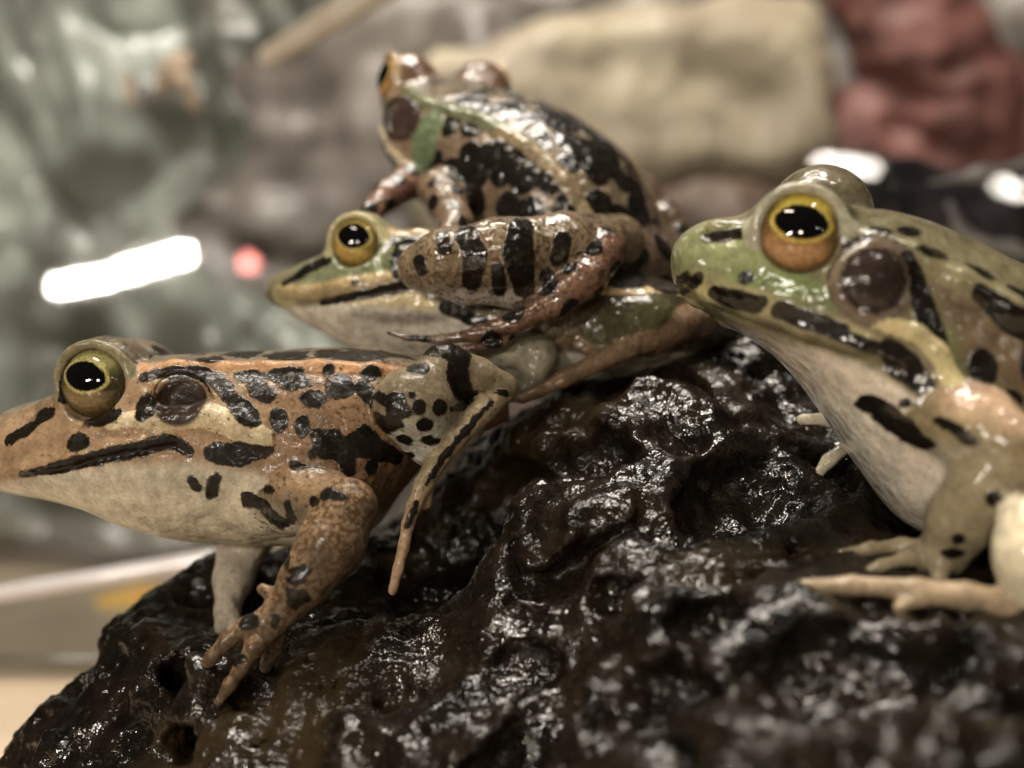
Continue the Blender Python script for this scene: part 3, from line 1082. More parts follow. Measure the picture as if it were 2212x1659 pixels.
# ================================================================== frog B: green cheek, behind the tan frog
def frog_green_cheek():
    yc = 2.45
    L = loft_px([(574, 622, 630, 638, 0.07, 2.0, yc), (581, 608, 632, 650, 0.22, 2.0, yc), (600, 594, 636, 664, 0.36, 2.1, yc),
                 (650, 572, 642, 694, 0.55, 2.1, yc), (700, 552, 642, 722, 0.72, 2.1, yc), (760, 528, 642, 752, 0.88, 2.2, yc),
                 (830, 505, 642, 776, 0.98, 2.2, yc), (900, 497, 650, 788, 1.02, 2.2, yc), (1000, 505, 660, 800, 1.08, 2.2, yc),
                 (1100, 525, 672, 822, 1.15, 2.2, yc), (1250, 565, 695, 835, 1.2, 2.2, yc), (1400, 600, 705, 815, 1.05, 2.2, yc),
                 (1500, 632, 705, 780, 0.8, 2.1, yc), (1590, 680, 710, 740, 0.15, 2.0, yc)])
    ys = 1.6
    k = (CAMD + ys) / CAMD / PXCM

    def conv(px, py):
        w = W(px, py, ys)
        return (w[0], w[2]), k
    mk = Marks(conv)

    def on(px, py, lift=0.0, side=-1):
        (x, z), _ = conv(px, py)
        p = L.surf(x, z, -1, lift)
        if side > 0:
            p[1] = 2 * yc - p[1]
        return p
    pr = [L.prim()]
    eyes = []
    for s in (-1, 1):
        ec = np.array([*W(774, 526, 1.78)[:1], 1.98, W(774, 526, 1.78)[2]])
        g = np.array([-0.12, -1.0, 0.10])
        if s > 0:
            ec = np.array([ec[0], 2 * yc - ec[1], ec[2]])
            g = g * np.array([1, -1, 1])
        eyes.append((ec, g))
        pr += eye_socket(ec, g, 0.325, 0.14, lid=1.15)
        fold = [(820, 503, .04), (900, 500, .05), (1100, 545, .055), (1300, 632, .05), (1400, 640, .05), (1500, 640, .03)]
        pr += chain([(on(a, b, -0.01, s), r) for a, b, r in fold], 0.07, 'fold')
        mouth = [(585, 640, .016), (650, 655, .018), (750, 650, .02), (850, 632, .02), (905, 622, .015)]
        pr += chain([(on(a, b, 0.0, s), r) for a, b, r in mouth], 0.05, 'mouth', 'sub')
        lip = [(590, 620, .04), (650, 628, .05), (750, 618, .05), (850, 606, .05), (900, 600, .04)]
        pr += chain([(on(a, b, -0.02, s), r) for a, b, r in lip], 0.08, 'body')
        can = [(605, 598, .04), (660, 574, .05), (705, 552, .05)]
        pr += chain([(on(a, b, -0.03, s), r) for a, b, r in can], 0.1, 'body')
        pr.append(torus(on(885, 560, 0.0, s), (0, 1, 0.3 * s), 0.2, 0.03, 0.05, 'tymp'))
    # folded fore limb, pale, and the long hind foot
    pr += limb([(1060, 735, 1.55, 52), (1120, 752, 1.35, 44), (1165, 770, 1.3, 34), (1150, 820, 1.25, 24), (1120, 850, 1.2, 20)], 0.1, 'arm')
    pr += limb([(1120, 850, 1.2, 16), (1085, 862, 1.1, 11), (1050, 868, 1.05, 9)], 0.04, 'arm')
    pr += limb([(1480, 700, 1.9, 60), (1390, 700, 1.55, 66), (1300, 715, 1.4, 50)], 0.14, 'leg')
    pr += limb([(1560, 672, 1.9, 40), (1470, 700, 1.5, 34), (1360, 748, 1.3, 27), (1290, 782, 1.2, 22), (1215, 820, 1.1, 18), (1160, 848, 1.05, 13), (1126, 862, 1.0, 12)], 0.04, 'foot')
    pr += limb([(1300, 775, 1.25, 14), (1250, 745, 1.3, 12), (1258, 710, 1.35, 10)], 0.04, 'foot')
    Ln, E = mk.L, mk.E
    spots = [Ln([(690, 652, 3), (760, 642, 5), (830, 630, 7), (905, 612, 8)]), Ln([(826, 521, 8), (905, 517, 10)]),
             Ln([(965, 668, 11), (1040, 700, 10)]), Ln([(630, 590, 4), (665, 572, 7), (700, 558, 8)]), E(772, 612, 4, 3), Ln([(598, 606, 2), (640, 588, 5)]),
             E(872, 575, 24, 34), E(1000, 540, 40, 30), E(1080, 560, 30, 50), E(1180, 600, 50, 36), E(1350, 600, 50, 26), E(1450, 620, 40, 14)]

    def paint(V, nr, D):
        x, y, z = V[:, 0], V[:, 1], V[:, 2]
        own = owners(D, {'rim': .03, 'fold': .02, 'tymp': .02})
        xr = lambda p: W(p, 0, ys)[0]
        col = np.tile(lin('#6d633a'), (len(V), 1))
        col = blend(col, lin('#63683e'), smooth(-.05, .1, E(730, 575, 110, 60, 15)(x, z)))
        col = blend(col, lin('#5f683a'), smooth(-.05, .1, E(850, 580, 70, 45, 0)(x, z)))
        col = blend(col, lin('#6c5a38'), smooth(xr(880), xr(1000), x))
        col = blend(col, lin('#3a3418'), smooth(xr(1150), xr(1300), x))
        col = blend(col, lin('#988a44'), smooth(-.02, .06, E(598, 636, 34, 36)(x, z)))
        col = blend(col, lin('#9c8246'), smooth(-.03, .03, Ln([(600, 624, 13), (650, 630, 17), (750, 618, 19), (850, 603, 16), (900, 600, 12)])(x, z)))
        edge = np.interp(x, [xr(p) for p in (580, 650, 760, 900, 1000, 1200)], [W(0, q, ys)[2] for q in (652, 655, 650, 632, 680, 760)])
        bel = smooth(0.02, -0.05, z - edge)
        col = blend(col, lin('#c4b8a0'), bel)
        col = blend(col, lin('#c4ac6a'), bel * smooth(-.02, .05, Ln([(760, 655, 8), (850, 648, 18), (930, 650, 26)])(x, z)))
        col = blend(col, lin('#75665a'), bel * .8 * smooth(-.03, .05, Ln([(760, 680, 4), (830, 690, 14), (900, 690, 16), (960, 690, 8)])(x, z)))
        n = len(V)
        col = np.where((own == 'lid')[:, None], lin('#7d7448')[None], col)
        col = np.where((own == 'rim')[:, None], lin('#a79c5c')[None], col)
        col = np.where((own == 'fold')[:, None], lin('#a8884e')[None], col)
        col = np.where((own == 'arm')[:, None], lin('#8d866a')[None], col)
        col = np.where((own == 'leg')[:, None], lin('#423f1a')[None], col)
        col = np.where((own == 'foot')[:, None], lin('#6e5232')[None], col)
        spot = np.full(n, -1.0)
        m = np.isin(own, ['body', 'tymp', 'mouth', 'fold'])
        spot[m] = np.max(np.stack([f(x, z) for f in spots]), 0)[m]
        fr = np.full(n, -.1)
        fr[(own == 'body') & (x > xr(880)) & (bel < .5)] = .3
        fr[own == 'foot'] = .2
        return col, spot, fr
    origin = W(1100, 830, yc)
    root = build_frog('frog', pr, (-2.75, 0.6, -0.75), (2.7, 3.9, 2.0), 0.023, origin, skin_material('olive_frog_skin', coat=0.7), paint,
                      'olive frog with green cheek and cream lip, crouching under the dark blotched frog', FROGS)
    for i, (c, g) in enumerate(eyes):
        make_eye(root, origin, c, 0.325, g, roll=math.radians(12) * (1 if i == 0 else -1), pupil=(.54, .42), off=(-0.05, 0.12),
                 top=lin('#a39048'), low=lin('#a3823c'), side=lin('#5a4c26'), iris_r=.82)
    return root


frog_green_cheek()


# ================================================================== frog C: dark blotched frog on top, facing away
def frog_dark():
    T = W(1125, 382, 3.3)
    M = Matrix.Translation(Vector(T.tolist())) @ Matrix.Rotation(math.radians(-31), 4, 'Z') @ Matrix.Rotation(math.radians(28), 4, 'Y') @ Matrix.Rotation(math.radians(17), 4, 'X')
    L = Loft([(-2.62, 0.12, 0.0, -0.10, 0.10, 2, 0), (-2.5, 0.26, 0, -0.2, 0.34, 2.1, 0), (-2.15, 0.46, 0, -0.36, 0.62, 2.2, 0),
              (-1.75, 0.58, -0.02, -0.48, 0.82, 2.3, 0), (-1.25, 0.70, -0.05, -0.62, 0.95, 2.3, 0), (-0.6, 0.82, -0.05, -0.80, 0.98, 2.2, 0),
              (0.1, 0.88, -0.05, -0.95, 1.0, 2.2, 0), (0.8, 0.76, -0.10, -0.95, 1.02, 2.2, 0), (1.3, 0.50, -0.2, -0.9, 0.92, 2.1, 0),
              (1.8, 0.02, -0.35, -0.75, 0.65, 2, 0), (2.15, -0.35, -0.45, -0.55, 0.15, 2, 0)], M)
    pr = [L.prim()]
    eyes = []
    L.bend = (math.radians(-24), -0.7, -1.7)
    Wd = L.world
    R3 = M.to_3x3()

    def vec(v):
        return np.array(R3 @ Vector(v))
    for s in (-1, 1):
        ec = Wd((-1.86, s * 0.56, 0.42))
        g = vec(np.array(Matrix.Rotation(L.bend[0], 3, 'Z') @ Vector((-0.25, s * 1.0, 0.2))))
        eyes.append((ec, g))
        pr += eye_socket(ec, g, 0.33, 0.14, lid=1.15)
        tp = L.surf(-1.16, 0.30, s, 0.0)
        pr.append(torus(Wd(tp), vec((0, s, 0.25)), 0.22, 0.035, 0.05, 'tymp'))
        fold = [(-1.45, .48, .05), (-1.0, .55, .055), (-.3, .66, .06), (.4, .64, .06), (1.0, .48, .055), (1.5, .12, .04), (1.85, -.2, .03)]
        pr += chain([(Wd(L.surf(a, b, s, -.01)), r) for a, b, r in fold], 0.06, 'fold')
        mouth = [(-2.5, -.02, .02), (-2.0, -.02, .02), (-1.5, -.05, .022), (-1.0, -.12, .02)]
        pr += chain([(Wd(L.surf(a, b, s, 0)), r) for a, b, r in mouth], 0.05, 'mouth', 'sub')
        jaw = [(-1.4, -.0, .05), (-1.1, -.04, .06), (-.8, -.14, .06)]
        pr += chain([(Wd(L.surf(a, b, s, -.02)), r) for a, b, r in jaw], 0.08, 'jaw')
    # two fore limbs bracing on the frog below
    pr += limb([(905, 385, 3.2, 40), (874, 398, 3.0, 34), (838, 422, 2.8, 31), (800, 460, 2.55, 23), (785, 476, 2.45, 18)], 0.10, 'arm')
    pr += limb([(785, 476, 2.45, 15), (762, 486, 2.4, 9), (742, 490, 2.4, 7)], 0.04, 'arm')
    pr += limb([(790, 476, 2.45, 13), (800, 490, 2.25, 9), (790, 500, 2.1, 7)], 0.04, 'arm')
    pr += limb([(945, 410, 2.7, 46), (965, 440, 2.45, 40), (985, 480, 2.25, 34), (965, 510, 1.9, 22)], 0.12, 'chest')
    # near hind leg folded in a Z along the olive frog's flank
    pr += limb([(1335, 520, 1.95, 58), (1220, 532, 1.2, 70), (1080, 548, 0.95, 74), (960, 562, 0.95, 64), (908, 572, 1.0, 46)], 0.12, 'thigh')
    pr += limb([(905, 585, 1.0, 40), (1000, 615, 1.08, 40), (1120, 625, 1.12, 40), (1240, 600, 1.1, 40)], 0.10, 'shank')
    pr += limb([(1305, 540, 1.2, 50), (1268, 598, 1.0, 44), (1205, 650, 0.90, 33), (1115, 696, 0.88, 24), (1030, 722, 0.90, 16), (955, 734, 0.96, 11), (880, 730, 1.03, 7), (835, 718, 1.08, 5)], 0.05, 'foot')
    pr += limb([(1150, 690, 0.92, 16), (1080, 742, 0.95, 10), (1010, 752, 1.0, 8), (960, 750, 1.05, 6)], 0.04, 'foot')
    # far hind leg: knee and shank showing behind the rump
    pr += limb([(1330, 470, 3.6, 60), (1375, 418, 4.1, 40), (1392, 412, 4.1, 32)], 0.12, 'farleg')
    pr += limb([(1390, 415, 4.1, 32), (1435, 480, 4.0, 42), (1480, 560, 3.8, 40), (1500, 610, 3.6, 30)], 0.06, 'farleg')
    pr += limb([(1370, 570, 2.7, 80), (1450, 610, 3.0, 56)], 0.2, 'rump')

    def conv(a, b):
        return (a, b), 1.0
    mk = Marks(conv)

    def paint(V, nr, D):
        own = owners(D, {'rim': .03, 'fold': .025, 'tymp': .02, 'jaw': .02})
        x, y, z = L.local(V[:, 0], V[:, 1], V[:, 2])
        n = len(V)
        col = np.tile(lin('#7b6244'), (n, 1))
        t, m, b, w, nn, _ = L.params(x)
        rel = np.where(z > m, (z - m) / (t - m), (z - m) / (m - b))
        col = blend(col, lin('#8c7a56'), smooth(-.1, -.5, rel))
        col = blend(col, lin('#6e5c3e'), smooth(.6, .9, rel))
        green = mk.E(-.74, .22, .17, .40, 12)(x, z)
        fg = smooth(-.02, .03, green)
        body = np.isin(own, ['body', 'tymp', 'mouth', 'jaw'])
        col = np.where(body[:, None], blend(col, lin('#5c6e44'), fg), col)
        col = np.where(body[:, None], blend(col, lin('#5f6a3a'), smooth(-.1, .1, mk.E(-1.75, .1, .5, .2)(x, z))), col)
        ty = mk.E(-1.16, .30, .26, .27)(x, z)
        tyf = smooth(-.02, .02, ty)
        col = np.where(body[:, None], blend(col, lin('#3c2a20'), tyf), col)
        lip = mk.L([(-2.55, .04, .06), (-1.9, .0, .09), (-1.3, -.04, .09), (-.85, -.15, .1)])(x, z)
        col = np.where(body[:, None], blend(col, lin('#c5ad84'), smooth(-.02, .03, lip)), col)
        col = np.where(body[:, None], blend(col, lin('#b8ac98'), smooth(.0, -.1, z - np.interp(x, [-2.6, -1, -.6, 2], [-.1, -.3, -.5, -.8]))), col)
        fc = np.where(x < 0, 1, 0)[:, None] * lin('#666c42') + np.where(x < 0, 0, 1)[:, None] * lin('#8a7448')
        col = np.where((own == 'fold')[:, None], fc, col)
        col = np.where((own == 'lid')[:, None], lin('#6b4a30')[None], col)
        col = np.where((own == 'rim')[:, None], lin('#a88a5a')[None], col)
        for g, c in (('arm', '#7d5138'), ('chest', '#745a3e'), ('thigh', '#75603e'), ('shank', '#6e5638'), ('foot', '#6e4a30'), ('farleg', '#5e4630'), ('rump', '#5a4632')):
            col = np.where((own == g)[:, None], lin(c)[None], col)
        lowz = smooth(W(0, 600, 1)[2], W(0, 650, 1)[2], V[:, 2])
        col = np.where(np.isin(own, ['shank', 'thigh'])[:, None], blend(col, lin('#a89c8c'), lowz * .8 * smooth(.2, -.5, nr[:, 2]) * (V[:, 0] < W(1130, 0, 1)[0])), col)
        spot = np.full(n, -1.0)
        keep = body & (fg < .3) & (tyf < .5) & (lip < 0.0) & (x > -.75)
        s1 = scatter_spots(V, keep, 0.27, 0.10, 0.17, 3)
        s2 = scatter_spots(V, keep & (x > -.2), 0.62, 0.20, 0.30, 4)
        spot[keep] = np.maximum(s1, s2)[keep]
        dr = mk.E(-.30, -.28, .30, .42, 20)(x, z)
        spot[body] = np.maximum(spot, np.maximum(dr, mk.L([(-1.5, -.10, .03), (-1.05, -.18, .06), (-.88, -.28, .05)])(x, z)))[body]
        top = body & (rel > .75) & (x > -1.6)
        spot[top] = np.maximum(spot, noise3(V * 3.6 + 3) * .3 - .07)[top]
        legs = np.isin(own, ['thigh', 'shank'])
        bands = Marks(lambda px, py: ((W(px, py, 1.0)[0], W(px, py, 1.0)[2]), (CAMD + 1) / CAMD / PXCM))
        fs = [bands.L(q) for q in ([(1010, 515, 20), (1030, 560, 22), (1020, 610, 18)], [(1125, 500, 22), (1120, 560, 30), (1130, 620, 20)],
                                   [(1215, 520, 14), (1205, 560, 16)], [(960, 520, 10), (965, 545, 12)], [(1075, 590, 10), (1080, 625, 12)],
                                   [(1255, 560, 12), (1270, 590, 16)], [(1180, 600, 12), (1200, 640, 14)], [(910, 570, 10), (915, 590, 8)])]
        v = np.max(np.stack([f(V[:, 0], V[:, 2]) for f in fs]), 0)
        spot[legs] = v[legs]
        ft = own == 'foot'
        spot[ft] = scatter_spots(V, ft, 0.26, 0.05, 0.11, 8)[ft]
        q = np.isin(own, ['farleg', 'rump'])
        spot[q] = scatter_spots(V, q, 0.36, 0.10, 0.18, 9)[q]
        q = np.isin(own, ['arm', 'chest'])
        spot[q] = scatter_spots(V, q, 0.24, 0.05, 0.09, 12)[q]
        fr = np.full(n, .1)
        fr[np.isin(own, ['arm', 'thigh', 'shank', 'foot'])] = .4
        fr[fg > .5] = -.3
        return col, spot, fr
    origin = W(1250, 560, 3.0)
    root = build_frog('frog', pr, (-2.3, 0.35, 0.2), (3.0, 5.6, 4.15), 0.025, origin, skin_material('dark_frog_skin', coat=1.0, rough=.3, wet_bump=.6), paint,
                      'dark blotched frog with green patch behind its ear, perched on another frog and facing away', FROGS)
    for c, g in eyes:
        make_eye(root, origin, c, 0.33, g, pupil=(.62, .55), top=lin('#b88a50'), low=lin('#a87a45'))
    return root


frog_dark()


# ================================================================== frog D: upright yellow-green frog
def frog_upright():
    yc = -0.5
    L = loft_px([(1452, 545, 565, 588, 0.12, 2.0, yc), (1461, 521, 570, 607, 0.30, 2.1, yc), (1482, 499, 580, 630, 0.43, 2.2, yc),
                 (1525, 478, 598, 660, 0.52, 2.2, yc), (1580, 470, 622, 700, 0.66, 2.2, yc), (1650, 468, 652, 742, 0.80, 2.2, yc),
                 (1720, 462, 682, 800, 0.90, 2.2, yc), (1800, 452, 712, 905, 0.97, 2.2, yc), (1880, 455, 745, 1030, 1.0, 2.2, yc),
                 (1960, 472, 785, 1130, 1.02, 2.2, yc), (2060, 512, 830, 1180, 1.06, 2.2, yc), (2160, 562, 880, 1210, 1.1, 2.2, yc),
                 (2300, 645, 950, 1250, 1.15, 2.2, yc), (2450, 770, 1010, 1260, 1.0, 2.1, yc), (2570, 930, 1080, 1200, 0.4, 2.0, yc)])
    ys = -1.3
    k = (CAMD + ys) / CAMD / PXCM

    def conv(px, py):
        w = W(px, py, ys)
        return (w[0], w[2]), k
    mk = Marks(conv)

    def on(px, py, lift=0.0, side=-1):
        (x, z), _ = conv(px, py)
        p = L.surf(x, z, -1, lift)
        if side > 0:
            p[1] = 2 * yc - p[1]
        return p
    pr = [L.prim()]
    eyes = [(np.array([*W(1745, 508, -1.2)[:1], -0.95, W(1745, 508, -1.2)[2]]), np.array([-0.24, -1.0, 0.14])), (W(1770, 468, 0.05), np.array([0.1, 1.0, 0.2]))]
    for ec, g in eyes:
        pr += eye_socket(ec, g, 0.40, 0.14, lid=1.14)
    for s in (-1, 1):
        tc = on(1872, 615, 0.0, s)
        pr.append(ellipsoid(tc - np.array([0, s * 0.06, 0]), (0.27, 0.17, 0.27), 0.06, 'tymp'))
        pr.append(torus(tc, (0, 1, 0.1 * s), 0.27, 0.03, 0.05, 'ring'))
        fold = [(1830, 505, .06), (1900, 525, .08), (1960, 555, .085), (2060, 612, .085), (2160, 668, .085), (2300, 745, .08)]
        pr += chain([(on(a, b, 0.0, s), r) for a, b, r in fold], 0.14, 'fold')
        jaw = [(1860, 692, .03), (1900, 702, .035), (1960, 724, .04), (2005, 765, .045), (2035, 830, .04)]
        pr += chain([(on(a, b, -0.01, s), r) for a, b, r in jaw], 0.09, 'jaw')
        mouth = [(1475, 588, .016), (1540, 640, .02), (1640, 690, .022), (1740, 735, .022), (1850, 775, .022), (1930, 800, .016)]
        pr += chain([(on(a, b, 0.0, s), r) for a, b, r in mouth], 0.05, 'mouth', 'sub')
        lip = [(1510, 596, .03), (1550, 624, .045), (1640, 668, .05), (1740, 712, .05), (1850, 752, .05)]
        pr += chain([(on(a, b, -0.02, s), r) for a, b, r in lip], 0.08, 'body')
        can = [(1530, 492, .04), (1570, 482, .06), (1640, 478, .06)]
        pr += chain([(on(a, b, -0.04, s), r) for a, b, r in can], 0.1, 'body')
        pr.append(ellipsoid(on(1548, 492, 0.0, s), (.035, .03, .025), 0.03, 'nost', 'sub'))
    # near fore limb
    pr += limb([(2010, 880, -1.2, 88), (2110, 925, -1.55, 78), (2180, 960, -1.72, 66)], 0.16, 'arm')
    pr += limb([(2180, 965, -1.72, 64), (2130, 1040, -1.62, 74), (2080, 1120, -1.45, 72), (2040, 1190, -1.32, 50), (2010, 1205, -1.28, 36)], 0.10, 'fore')
    pr += limb([(2010, 1200, -1.28, 30), (1950, 1178, -1.2, 16), (1880, 1185, -1.18, 14), (1815, 1197, -1.18, 12)], 0.06, 'fore')
    pr += limb([(2010, 1205, -1.3, 28), (1960, 1205, -1.35, 16), (1905, 1222, -1.38, 13), (1862, 1236, -1.38, 11)], 0.06, 'fore')
    pr += limb([(2030, 1205, -1.4, 28), (2030, 1250, -1.5, 16), (2020, 1285, -1.55, 12)], 0.06, 'fore')
    # far fore limb: two fingers show beyond the chest
    pr += limb([(1990, 940, 0.35, 60), (1930, 905, 0.45, 34), (1860, 906, 0.5, 20), (1800, 905, 0.5, 15), (1733, 906, 0.5, 13)], 0.10, 'far')
    pr += limb([(1930, 905, 0.45, 28), (1860, 940, 0.4, 17), (1790, 995, 0.3, 14), (1745, 1052, 0.22, 11)], 0.06, 'far')
    # hind leg: knee at the picture edge, long toes laid on the rock
    pr += limb([(2330, 1180, -1.6, 120), (2260, 1190, -2.0, 90), (2225, 1200, -2.05, 70)], 0.12, 'knee')
    pr += limb([(2225, 1130, -2.0, 52), (2228, 1260, -2.05, 52)], 0.2, 'knee')
    pr += limb([(2300, 1345, -1.95, 40), (2200, 1312, -2.0, 34), (2090, 1288, -2.0, 30), (1980, 1272, -1.98, 23), (1840, 1264, -1.9, 20), (1720, 1268, -1.85, 17)], 0.05, 'foot')
    pr += limb([(2080, 1288, -2.0, 26), (1995, 1290, -2.02, 17), (1940, 1312, -2.02, 14)], 0.05, 'foot')
    E, Ln = mk.E, mk.L
    spots = [E(1622, 596, 8, 8), E(1522, 596, 6, 9, -20), E(1502, 585, 3, 4), Ln([(1562, 622, 6), (1600, 640, 13), (1640, 655, 12)]), E(1652, 650, 6, 6),
             Ln([(1690, 668, 12), (1740, 690, 14), (1810, 715, 9)]), Ln([(1690, 672, 5), (1850, 745, 8), (1900, 760, 4)]),
             E(1848, 628, 14, 22, 15), Ln([(1940, 560, 7), (1955, 590, 12), (1975, 660, 17), (2000, 735, 15), (2010, 755, 6)]),
             Ln([(1900, 745, 8), (1935, 790, 26), (1975, 835, 12)]), E(2095, 795, 24, 30, 10), Ln([(2090, 635, 10), (2150, 690, 22), (2230, 730, 26)]),
             E(2005, 548, 20, 7, -12), E(1900, 497, 14, 5), E(2110, 590, 16, 6, -25), E(2200, 790, 22, 40), E(2190, 640, 20, 8, -25), E(2150, 860, 16, 12), E(1975, 495, 10, 4),
             Ln([(1545, 500, 4), (1580, 498, 7), (1625, 490, 6)])]
    chest = [Ln([(1880, 870, 10), (1900, 880, 11), (1935, 915, 14), (1960, 940, 8), (1985, 960, 4)]), E(1942, 870, 4, 4), Ln([(1995, 905, 2), (2040, 945, 4)])]
    fores = [Ln([(2098, 1075, 8), (2118, 1110, 14), (2122, 1150, 10)]), E(2030, 1185, 8, 5), E(2075, 1060, 5, 7), E(2030, 1150, 5, 5)]

    def paint(V, nr, D):
        x, y, z = V[:, 0], V[:, 1], V[:, 2]
        own = owners(D, {'rim': .03, 'fold': .0, 'tymp': .03, 'ring': .03, 'jaw': .02})
        xr = lambda p: W(p, 0, ys)[0]
        n = len(V)
        col = np.tile(lin('#756a40'), (n, 1))
        col = blend(col, lin('#6c5636'), smooth(xr(1950), xr(2080), x))
        col = blend(col, lin('#7f8446'), smooth(-.1, .15, E(1580, 560, 160, 90, -20)(x, z)))
        col = blend(col, lin('#647a28'), smooth(-.06, .1, Ln([(1620, 590, 20), (1720, 620, 36), (1790, 650, 26)])(x, z)))
        col = blend(col, lin('#5f6d2a'), smooth(-.06, .1, Ln([(2030, 720, 16), (2040, 800, 24)])(x, z)) * .8)
        col = blend(col, lin('#a2965a'), smooth(-.04, .06, Ln([(1480, 580, 14), (1540, 612, 22), (1650, 650, 22), (1750, 690, 18), (1860, 730, 14)])(x, z)))
        edge = np.interp(x, [xr(p) for p in (1460, 1540, 1640, 1740, 1850, 1930, 2000, 2060)], [W(0, q, ys)[2] for q in (590, 648, 700, 742, 785, 830, 905, 960)])
        bel = smooth(0.04, -0.06, z - edge)
        col = blend(col, lin('#e0cfb4'), bel)
        col = blend(col, lin('#dcd8c2'), bel * smooth(-.1, .2, Ln([(1760, 820, 30), (1850, 940, 60), (1920, 1080, 60)])(x, z)))
        back = smooth(.3, .7, nr[:, 2])
        col = np.where(((own == 'body') & (x > xr(1840)))[:, None], blend(col, lin('#6d643c'), back), col)
        for g, c in (('fold', '#7d7346'), ('jaw', '#c2b06a'), ('tymp', '#2f201a'), ('ring', '#6a5840'), ('lid', '#5c5234'), ('rim', '#9a9474'),
                     ('fore', '#93835a'), ('far', '#c4b896'), ('knee', '#cfc096'), ('foot', '#a98d62')):
            col = np.where((own == g)[:, None], lin(c)[None], col)
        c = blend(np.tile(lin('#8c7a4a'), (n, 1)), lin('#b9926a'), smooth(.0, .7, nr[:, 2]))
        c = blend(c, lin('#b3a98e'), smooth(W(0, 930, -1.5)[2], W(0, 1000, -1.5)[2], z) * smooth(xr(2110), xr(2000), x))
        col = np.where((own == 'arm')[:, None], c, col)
        spot = np.full(n, -1.0)
        m = np.isin(own, ['body', 'mouth', 'fold', 'ring'])
        v = np.max(np.stack([f(x, z) for f in spots + chest]), 0)
        spot[m] = v[m]
        m = own == 'arm'
        v = np.max(np.stack([f(x, z) for f in chest]), 0)
        spot[m] = v[m]
        m = own == 'fore'
        v = np.max(np.stack([f(x, z) for f in fores]), 0)
        spot[m] = v[m]
        m = own == 'jaw'
        fr = np.full(n, -.1)
        return col, spot, fr
    origin = W(2050, 1220, yc)
    root = build_frog('frog', pr, (1.05, -2.75, -2.1), (5.6, 1.0, 2.15), 0.024, origin, skin_material('yellow_green_frog_skin', coat=.8, rough=.32, wet_bump=.35), paint,
                      'upright yellow-green frog with large brown eardrum and long toes on the rock', FROGS, 0.022)
    for i, (c, g) in enumerate(eyes):
        make_eye(root, origin, c, 0.40, g, roll=math.radians(12) * (1 if i == 0 else -1), pupil=(.52, .36), off=(0.0, 0.10),
                 top=lin('#b8a23a'), low=lin('#9c7448'), side=lin('#4c3e20'), iris_r=.84)
    return root


frog_upright()


# ================================================================== table, tank wall and the blurred things behind
def simple_mat(name, c1, c2, scale=1.0, rough=0.5, coat=0.0, stretch=None, detail=5, bump=0.0, lo=0.35, hi=0.65):
    m, nt, b = nodes_of(name)
    co = cm_coords(nt)
    if stretch:
        mp = N(nt, 'ShaderNodeMapping')
        mp.inputs['Scale'].default_value = stretch
        nt.links.new(co, mp.inputs['Vector'])
        co = mp.outputs['Vector']
    n = tex_noise(nt, co, scale, detail, 0.6)
    nt.links.new(mixc(nt, ramp(nt, n, lo, hi), c1, c2), b.inputs['Base Color'])
    b.inputs['Roughness'].default_value = rough
    b.inputs['Coat Weight'].default_value = coat
    b.inputs['Coat Roughness'].default_value = 0.08
    if bump:
        bu = N(nt, 'ShaderNodeBump')
        bu.inputs['Strength'].default_value = 0.5
        bu.inputs['Distance'].default_value = bump
        nt.links.new(n, bu.inputs['Height'])
        nt.links.new(bu.outputs['Normal'], b.inputs['Normal'])
    return m


def grid_mesh(name, fn, nu, nv):
    u, v = np.meshgrid(np.linspace(0, 1, nu), np.linspace(0, 1, nv), indexing='ij')
    V = fn(u.ravel(), v.ravel())
    i, j = np.meshgrid(np.arange(nu - 1), np.arange(nv - 1), indexing='ij')
    a = i * nv + j
    F = np.stack([a, a + nv, a + nv + 1, a + 1], -1).reshape(-1, 4)
    return mesh_np(name, V, F)


TABLE_Z = -4.62
me = grid_mesh('table', lambda u, v: np.stack([-60 + 120 * u, -14 + 74 * v, np.full(u.shape, TABLE_Z)], 1), 20, 20)
tag(new_obj('table_top', me, None, simple_mat('table_wood', lin('#d2bfa4'), lin('#bba890'), 0.35, 0.3, 0.3, (0.8, 1.2, 1))), kind='structure')


def crumple(u, v, x0, x1, z0, z1, y, amp, f, seed, lean=0.0):
    x = x0 + (x1 - x0) * u
    z = z0 + (z1 - z0) * v
    p = np.stack([x * f, z * f, np.full(x.shape, seed * 1.7)], 1)
    d = amp * (np.abs(noise3(p)) * 2 + 0.6 * np.abs(noise3(p * 2.1 + 3)) + 0.25 * noise3(p * 4.3))
    dx = amp * 0.5 * noise3(p + 50)
    return np.stack([x + dx, y - d + lean * (z - z0), z + amp * 0.4 * noise3(p + 90)], 1)


me = grid_mesh('backdrop', lambda u, v: crumple(u, v, -40, 40, TABLE_Z - 1, 28, 25, 1.5, 0.28, 3), 190, 90)
tag(new_obj('backdrop', me, None, simple_mat('mauve_plastic_sheet', lin('#4a413a'), lin('#7c746d'), 0.22, 0.5, 0.1, None, 3)), kind='structure')


def blob_object(name, chains, h, mat, label, cat, rough_amp=0.12, rough_f=1.2, dy=0.0):
    prims = []
    chains = [[(a_, b_, y_ + dy, r_) for a_, b_, y_, r_ in c] for c in chains]
    for c in chains:
        prims += limb(c, 0.35, 'a')
    lo = np.min([p['lo'] for p in prims], 0) - 0.6
    hi = np.max([p['hi'] for p in prims], 0) + 0.6
    f = Field(lo, hi, h)
    for p in prims:
        f.apply(p)
    V, F = f.mesh()
    nr = normals(V, F)
    V = V + nr * (rough_amp * (1 - 3 * np.abs(noise3(V * rough_f))) + rough_amp * .5 * noise3(V * rough_f * 2.3 + 7))[:, None]
    o = new_obj(name, mesh_np(name, V, F), None, mat)
    tag(o, label, cat)
    return o


